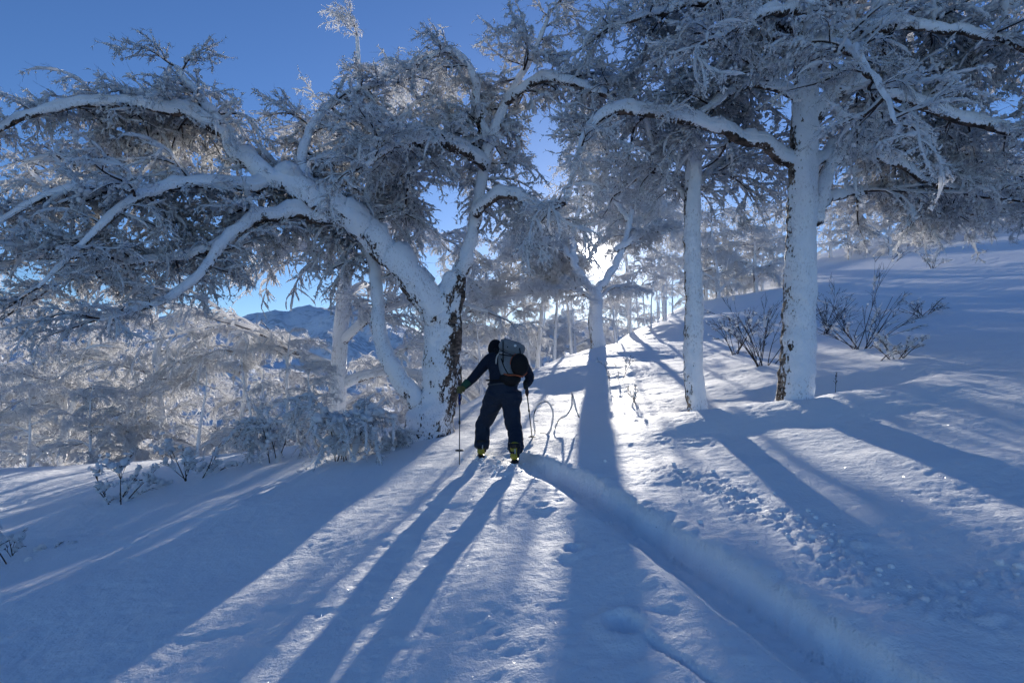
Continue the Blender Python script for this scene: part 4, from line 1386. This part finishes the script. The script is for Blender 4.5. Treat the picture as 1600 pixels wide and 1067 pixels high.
    for px, py, d, turn in ((752, 714, 8.31, 0.12), (804, 722, 7.70, -0.1)):
        base = P(px, py, d) - FEET
        base[2] = gz(base[0] + FEET[0], d) - FEET[2] + 0.045
        bt = MB(); c, s = math.cos(turn), math.sin(turn)

        def W(v):
            v = np.asarray(v, float).reshape(-1, 3)
            return np.stack([v[:, 0] * c - v[:, 1] * s, v[:, 0] * s + v[:, 1] * c, v[:, 2]], -1) + base
        bt.add(*tube(W([(0, -.02, .02), (0, 0, .08), (0, .02, .15), (0, .035, .20)]), [.062, .058, .060, .066], 14))
        bt.add(*tube(W([(0, -.05, .03), (0, .08, .035), (0, .18, .03), (0, .23, .02)]), [.05, .055, .05, .035], 12, flat=0.8))
        bo = bt.build('boot', M_Y, person); soft(bo, 0.008, 2)
        k = MB(); k.add(*tube(W([(0, -.085, -.03), (0, .1, -.03), (0, .25, -.02)]), [.045, .052, .035], 10, flat=0.45)); k.build('sole', M_K, bo)
        k = MB(); k.add(*tube(W([(.045, -.035, .04), (.052, -.02, .11), (.058, .0, .19)]), .024, 8)); k.add(*tube(W([(-.045, -.035, .16), (.05, -.04, .17)]), .018, 8)); k.add(*tube(W([(-.062, .0, .10), (-.04, -.05, .09), (0, -.066, .09)]), .015, 7)); k.build('black_shell_panel', M_K, bo)
        k = MB(); k.add(*tube(W([(.012, -.068, .08), (.014, -.064, .135)]), .010, 6)); k.build('buckle', M_ST, bo)
        k = MB(); k.add(*tube(W([(-.055, -.02, .185), (0, -.045, .19), (.06, -.02, .19), (.065, .03, .20), (0, .1, .2), (-.06, .05, .2), (-.055, -.02, .185)]), .022, 8, cap=False)); k.build('boot_collar', M_K, bo)
        # climbing ski, mostly under the snow
    return person, lg, rg


PERSON, LG, RG = build_skier()


def ski(label, px, py, d, turn):
    p = P(px, py, d); z = gz(p[0], d)
    root = link('ski', None); root.location = (p[0], d, z - 0.075); root.rotation_euler = (math.atan(0.09), 0, turn); tag(root, label, 'ski')
    m = MB(); pts = np.array([(0, y, 0.0 + 0.10 * max(0, (y - 0.85) / 0.3) ** 2) for y in np.linspace(-0.62, 1.15, 24)])
    m.add(*tube(pts, 0.05 * np.clip(np.minimum((np.linspace(0, 1, 24)) * 9 + 0.6, (1 - np.linspace(0, 1, 24)) * 6 + 0.2), 0, 1), 8, flat=0.16))
    m.build('board', mat_plain('ski_top', (0.03, 0.03, 0.035), 0.4), root)
    k = MB(); k.add(*tube([(0, -.16, .02), (0, -.10, .035), (0, -.06, .02)], .03, 8)); k.add(*tube([(0, .2, .02), (0, .26, .03)], .035, 8)); k.build('binding', mat_plain('binding_metal', (0.08, 0.08, 0.085), 0.4), root)


ski('dark ski buried in snow under the boot farther uphill', 752, 714, 8.31, 0.12)
ski('dark ski buried in snow under the boot nearer the track', 804, 722, 7.70, -0.1)


def pole(label, hand, tip, basket, grip_col, shaft_col, over=0.05, strap=False):
    hand = np.asarray(hand) + FEET; tip = np.asarray(tip)
    root = link('ski_pole', None); root.location = tip; tag(root, label, 'ski pole')
    d = hand - tip; L = np.linalg.norm(d); d /= L; at = lambda s: d * s
    sh = MB(); sh.add(*tube([at(-.1), at(.55 * L)], .0075, 8)); sh.add(*tube([at(.55 * L), at(L - .05)], .0095, 8)); sh.build('shaft', mat_plain('pole_shaft', shaft_col, 0.35, 0.5), root)
    k = MB(); k.add(*tube([at(.54 * L), at(.56 * L), at(.59 * L)], [.012, .016, .012], 8)); k.build('clamp', mat_plain('pole_clamp', (0.02, 0.02, 0.022), 0.4), root)
    g = MB(); g.add(*tube([at(L - .20), at(L - .17), at(L - .10), at(L - .02), at(L + over), at(L + over + .015)], [.013, .020, .017, .018, .022, .014], 10)); g.build('grip', mat_plain('pole_grip', grip_col, 0.6), root)
    bk = MB(); c = at(basket); ring = np.array([c + [.055 * math.cos(a), .055 * math.sin(a), 0.004] for a in np.linspace(0, 2 * math.pi, 22)])
    bk.add(*tube(ring, .008, 6, cap=False))
    for a in (0.4, 1.97, 3.54, 5.1):
        bk.add(*tube([c, c + [.05 * math.cos(a), .05 * math.sin(a), 0.003]], .007, 5))
    bk.build('basket', mat_plain('pole_basket', (0.015, 0.015, 0.017), 0.5), root)
    s = MB(); e = at(L - .02); s.add(*tube(spline([e, e + [.03, -.02, -.06], e + [.015, -.03, -.13], e + [-.012, -.015, -.09], e], .015), .007, 6)); s.build('wrist_strap', mat_plain('pole_strap', (0.09, 0.02, 0.012) if strap else (0.01, 0.012, 0.02), 0.7), root)


tl = P(718, 725, 8.0); tl[2] = gz(tl[0], tl[1])
tr_ = P(832, 688, 9.1); tr_[2] = gz(tr_[0], tr_[1])
pole('upright ski pole with blue grip held out in the olive glove', LG, tl, 0.19, (0.01, 0.03, 0.17), (0.10, 0.105, 0.115))
pole('slanting black ski pole planted uphill on the far side of the skier', RG, tr_, 0.07, (0.02, 0.02, 0.022), (0.015, 0.015, 0.017), strap=True)


def backpack():
    root = link('backpack', None)
    base = P(797, 592, 8.06) - FEET + FEET
    root.location = base; tag(root, 'grey hiking backpack with a round black pouch worn by the skier', 'backpack')

    def Q(px, py, d):
        return P(px, py, d) - base
    G = mat_plain('grey_pack_cloth', (0.17, 0.185, 0.20), 0.75, 0.2, 0.18, 18, 0.6, 0.02)
    K = mat_plain('black_pack_cloth', (0.008, 0.008, 0.010), 0.7, 0.2)
    O = mat_plain('orange_trim', (0.30, 0.075, 0.03), 0.6)
    Wt = mat_plain('pale_webbing', (0.42, 0.41, 0.40), 0.7)

    def loft(name, rows, mat, flat, sides=20, vox=0.012):
        s = spline([tuple(Q(a, b, d)) + (r,) for a, b, d, r in rows], 0.02)
        m = MB(); m.add(*tube(s[:, :3], s[:, 3], sides, flat=flat)); o = m.build(name, mat, root); soft(o, vox, 4); return o
    body = loft('pack_body', [(798, 592, 8.10, .11), (797, 584, 8.08, .135), (796, 570, 8.12, .16), (797, 556, 8.17, .175), (799, 548, 8.20, .17)], G, 0.66)
    loft('base_panel', [(797, 600, 8.10, .10), (797, 594, 8.07, .155), (797, 587, 8.07, .150)], K, 0.72)
    lid = MB()
    V, q, t = ball((0, 0, 0), (1, 1, 1), 40, 24)
    V = np.sign(V) * np.abs(V) ** 0.55 * [0.19, 0.125, 0.098]
    V = V + 0.007 * np.stack([noise2(V[:, 0] * 22, V[:, 2] * 22 + q_, 5 + q_) for q_ in range(3)], -1)
    a = math.radians(20); V = np.stack([V[:, 0] * math.cos(a) + V[:, 2] * math.sin(a), V[:, 1], -V[:, 0] * math.sin(a) + V[:, 2] * math.cos(a)], -1)
    lid.add(V + Q(800, 543, 8.17), q, t); lo = lid.build('lid', G, root)
    for k, (x0, y0, x1, y1) in enumerate(((782, 547, 800, 554), (800, 554, 819, 556))):
        z = MB(); z.add(*tube([Q(x0, y0, 8.03), Q((x0 + x1) / 2, (y0 + y1) / 2 + 1, 8.0), Q(x1, y1, 8.03)], .007, 6)); z.build('zip', K, lo)
    for x0, y0, x1, y1 in ((786, 531, 786, 552), (812, 540, 813, 556)):
        z = MB(); z.add(*tube(spline([Q(x0, y0, 8.10), Q(x0, y0 + 5, 8.045), Q(x1, y1 - 4, 8.035), Q(x1, y1 + 4, 8.04), Q(x1, y1 + 14, 8.03)], .02), .008, 6)); z.build('lid_strap', K, lo)
    lg = MB(); c = Q(805, 540, 8.035); lg.add(*ball(c, (.020, .006, .018), 12, 7)); lg.build('logo_patch', mat_plain('white_print', (0.75, 0.76, 0.78), 0.6), lo)
    d2 = MB(); d2.add(*ball(Q(793, 542, 8.035), (.009, .006, .009), 10, 7)); d2.build('toggle', K, lo)
    po = MB(); V, q, t = ball((0, 0, 0), (.128, .10, .163), 24, 16); po.add(V + Q(812, 570, 7.985), q, t); pouch = po.build('round_pouch', K, root)
    r = MB(); c = Q(812, 570, 8.01)
    ring = np.array([c + [.132 * math.cos(t), .012, .166 * math.sin(t)] for t in np.linspace(2.0, 5.6, 30)])
    r.add(*tube(ring, .010, 7)); r.build('orange_rim', O, pouch)
    st = MB(); st.add(*tube(spline([Q(786, 551, 8.06), Q(779, 553, 8.07), Q(776, 559, 8.10), Q(775, 568, 8.12)], .02), .011, 7)); st.build('strap', Wt, root)
    st = MB(); st.add(*tube(spline([Q(780, 553, 8.06), Q(790, 555, 7.99), Q(802, 556, 7.96)], .02), .008, 7)); st.build('strap', K, root)
    st = MB(); st.add(*tube(spline([Q(783, 560, 8.06), Q(788, 574, 8.02), Q(795, 586, 7.98)], .02), .008, 7)); st.build('strap', K, root)
    st = MB(); st.add(*tube(spline([Q(787, 584, 8.0), Q(795, 586, 7.96), Q(806, 586, 7.93), Q(817, 589, 7.95)], .02), .010, 7)); st.build('orange_cord', O, root)
    for sx in (-1, 1):
        st = MB(); cx = 790 + sx * 14
        st.add(*tube(spline([Q(cx, 552, 8.22), Q(cx - 2, 545, 8.36), Q(cx - 3, 551, 8.53), Q(cx - 1, 572, 8.50), Q(cx, 590, 8.30)], .03), .024, 8, flat=0.5)); st.build('shoulder_strap', K, root)
    w = P(786, 594, 8.17) - base
    hb = MB(); ring = np.array([(w[0] + .225 * math.cos(a), w[1] + .168 * math.sin(a), w[2]) for a in np.linspace(0, 2 * math.pi, 40)])
    hb.add(*tube(ring, .028, 8, cap=False, flat=0.4)); hb.build('hip_belt', K, root)


backpack()
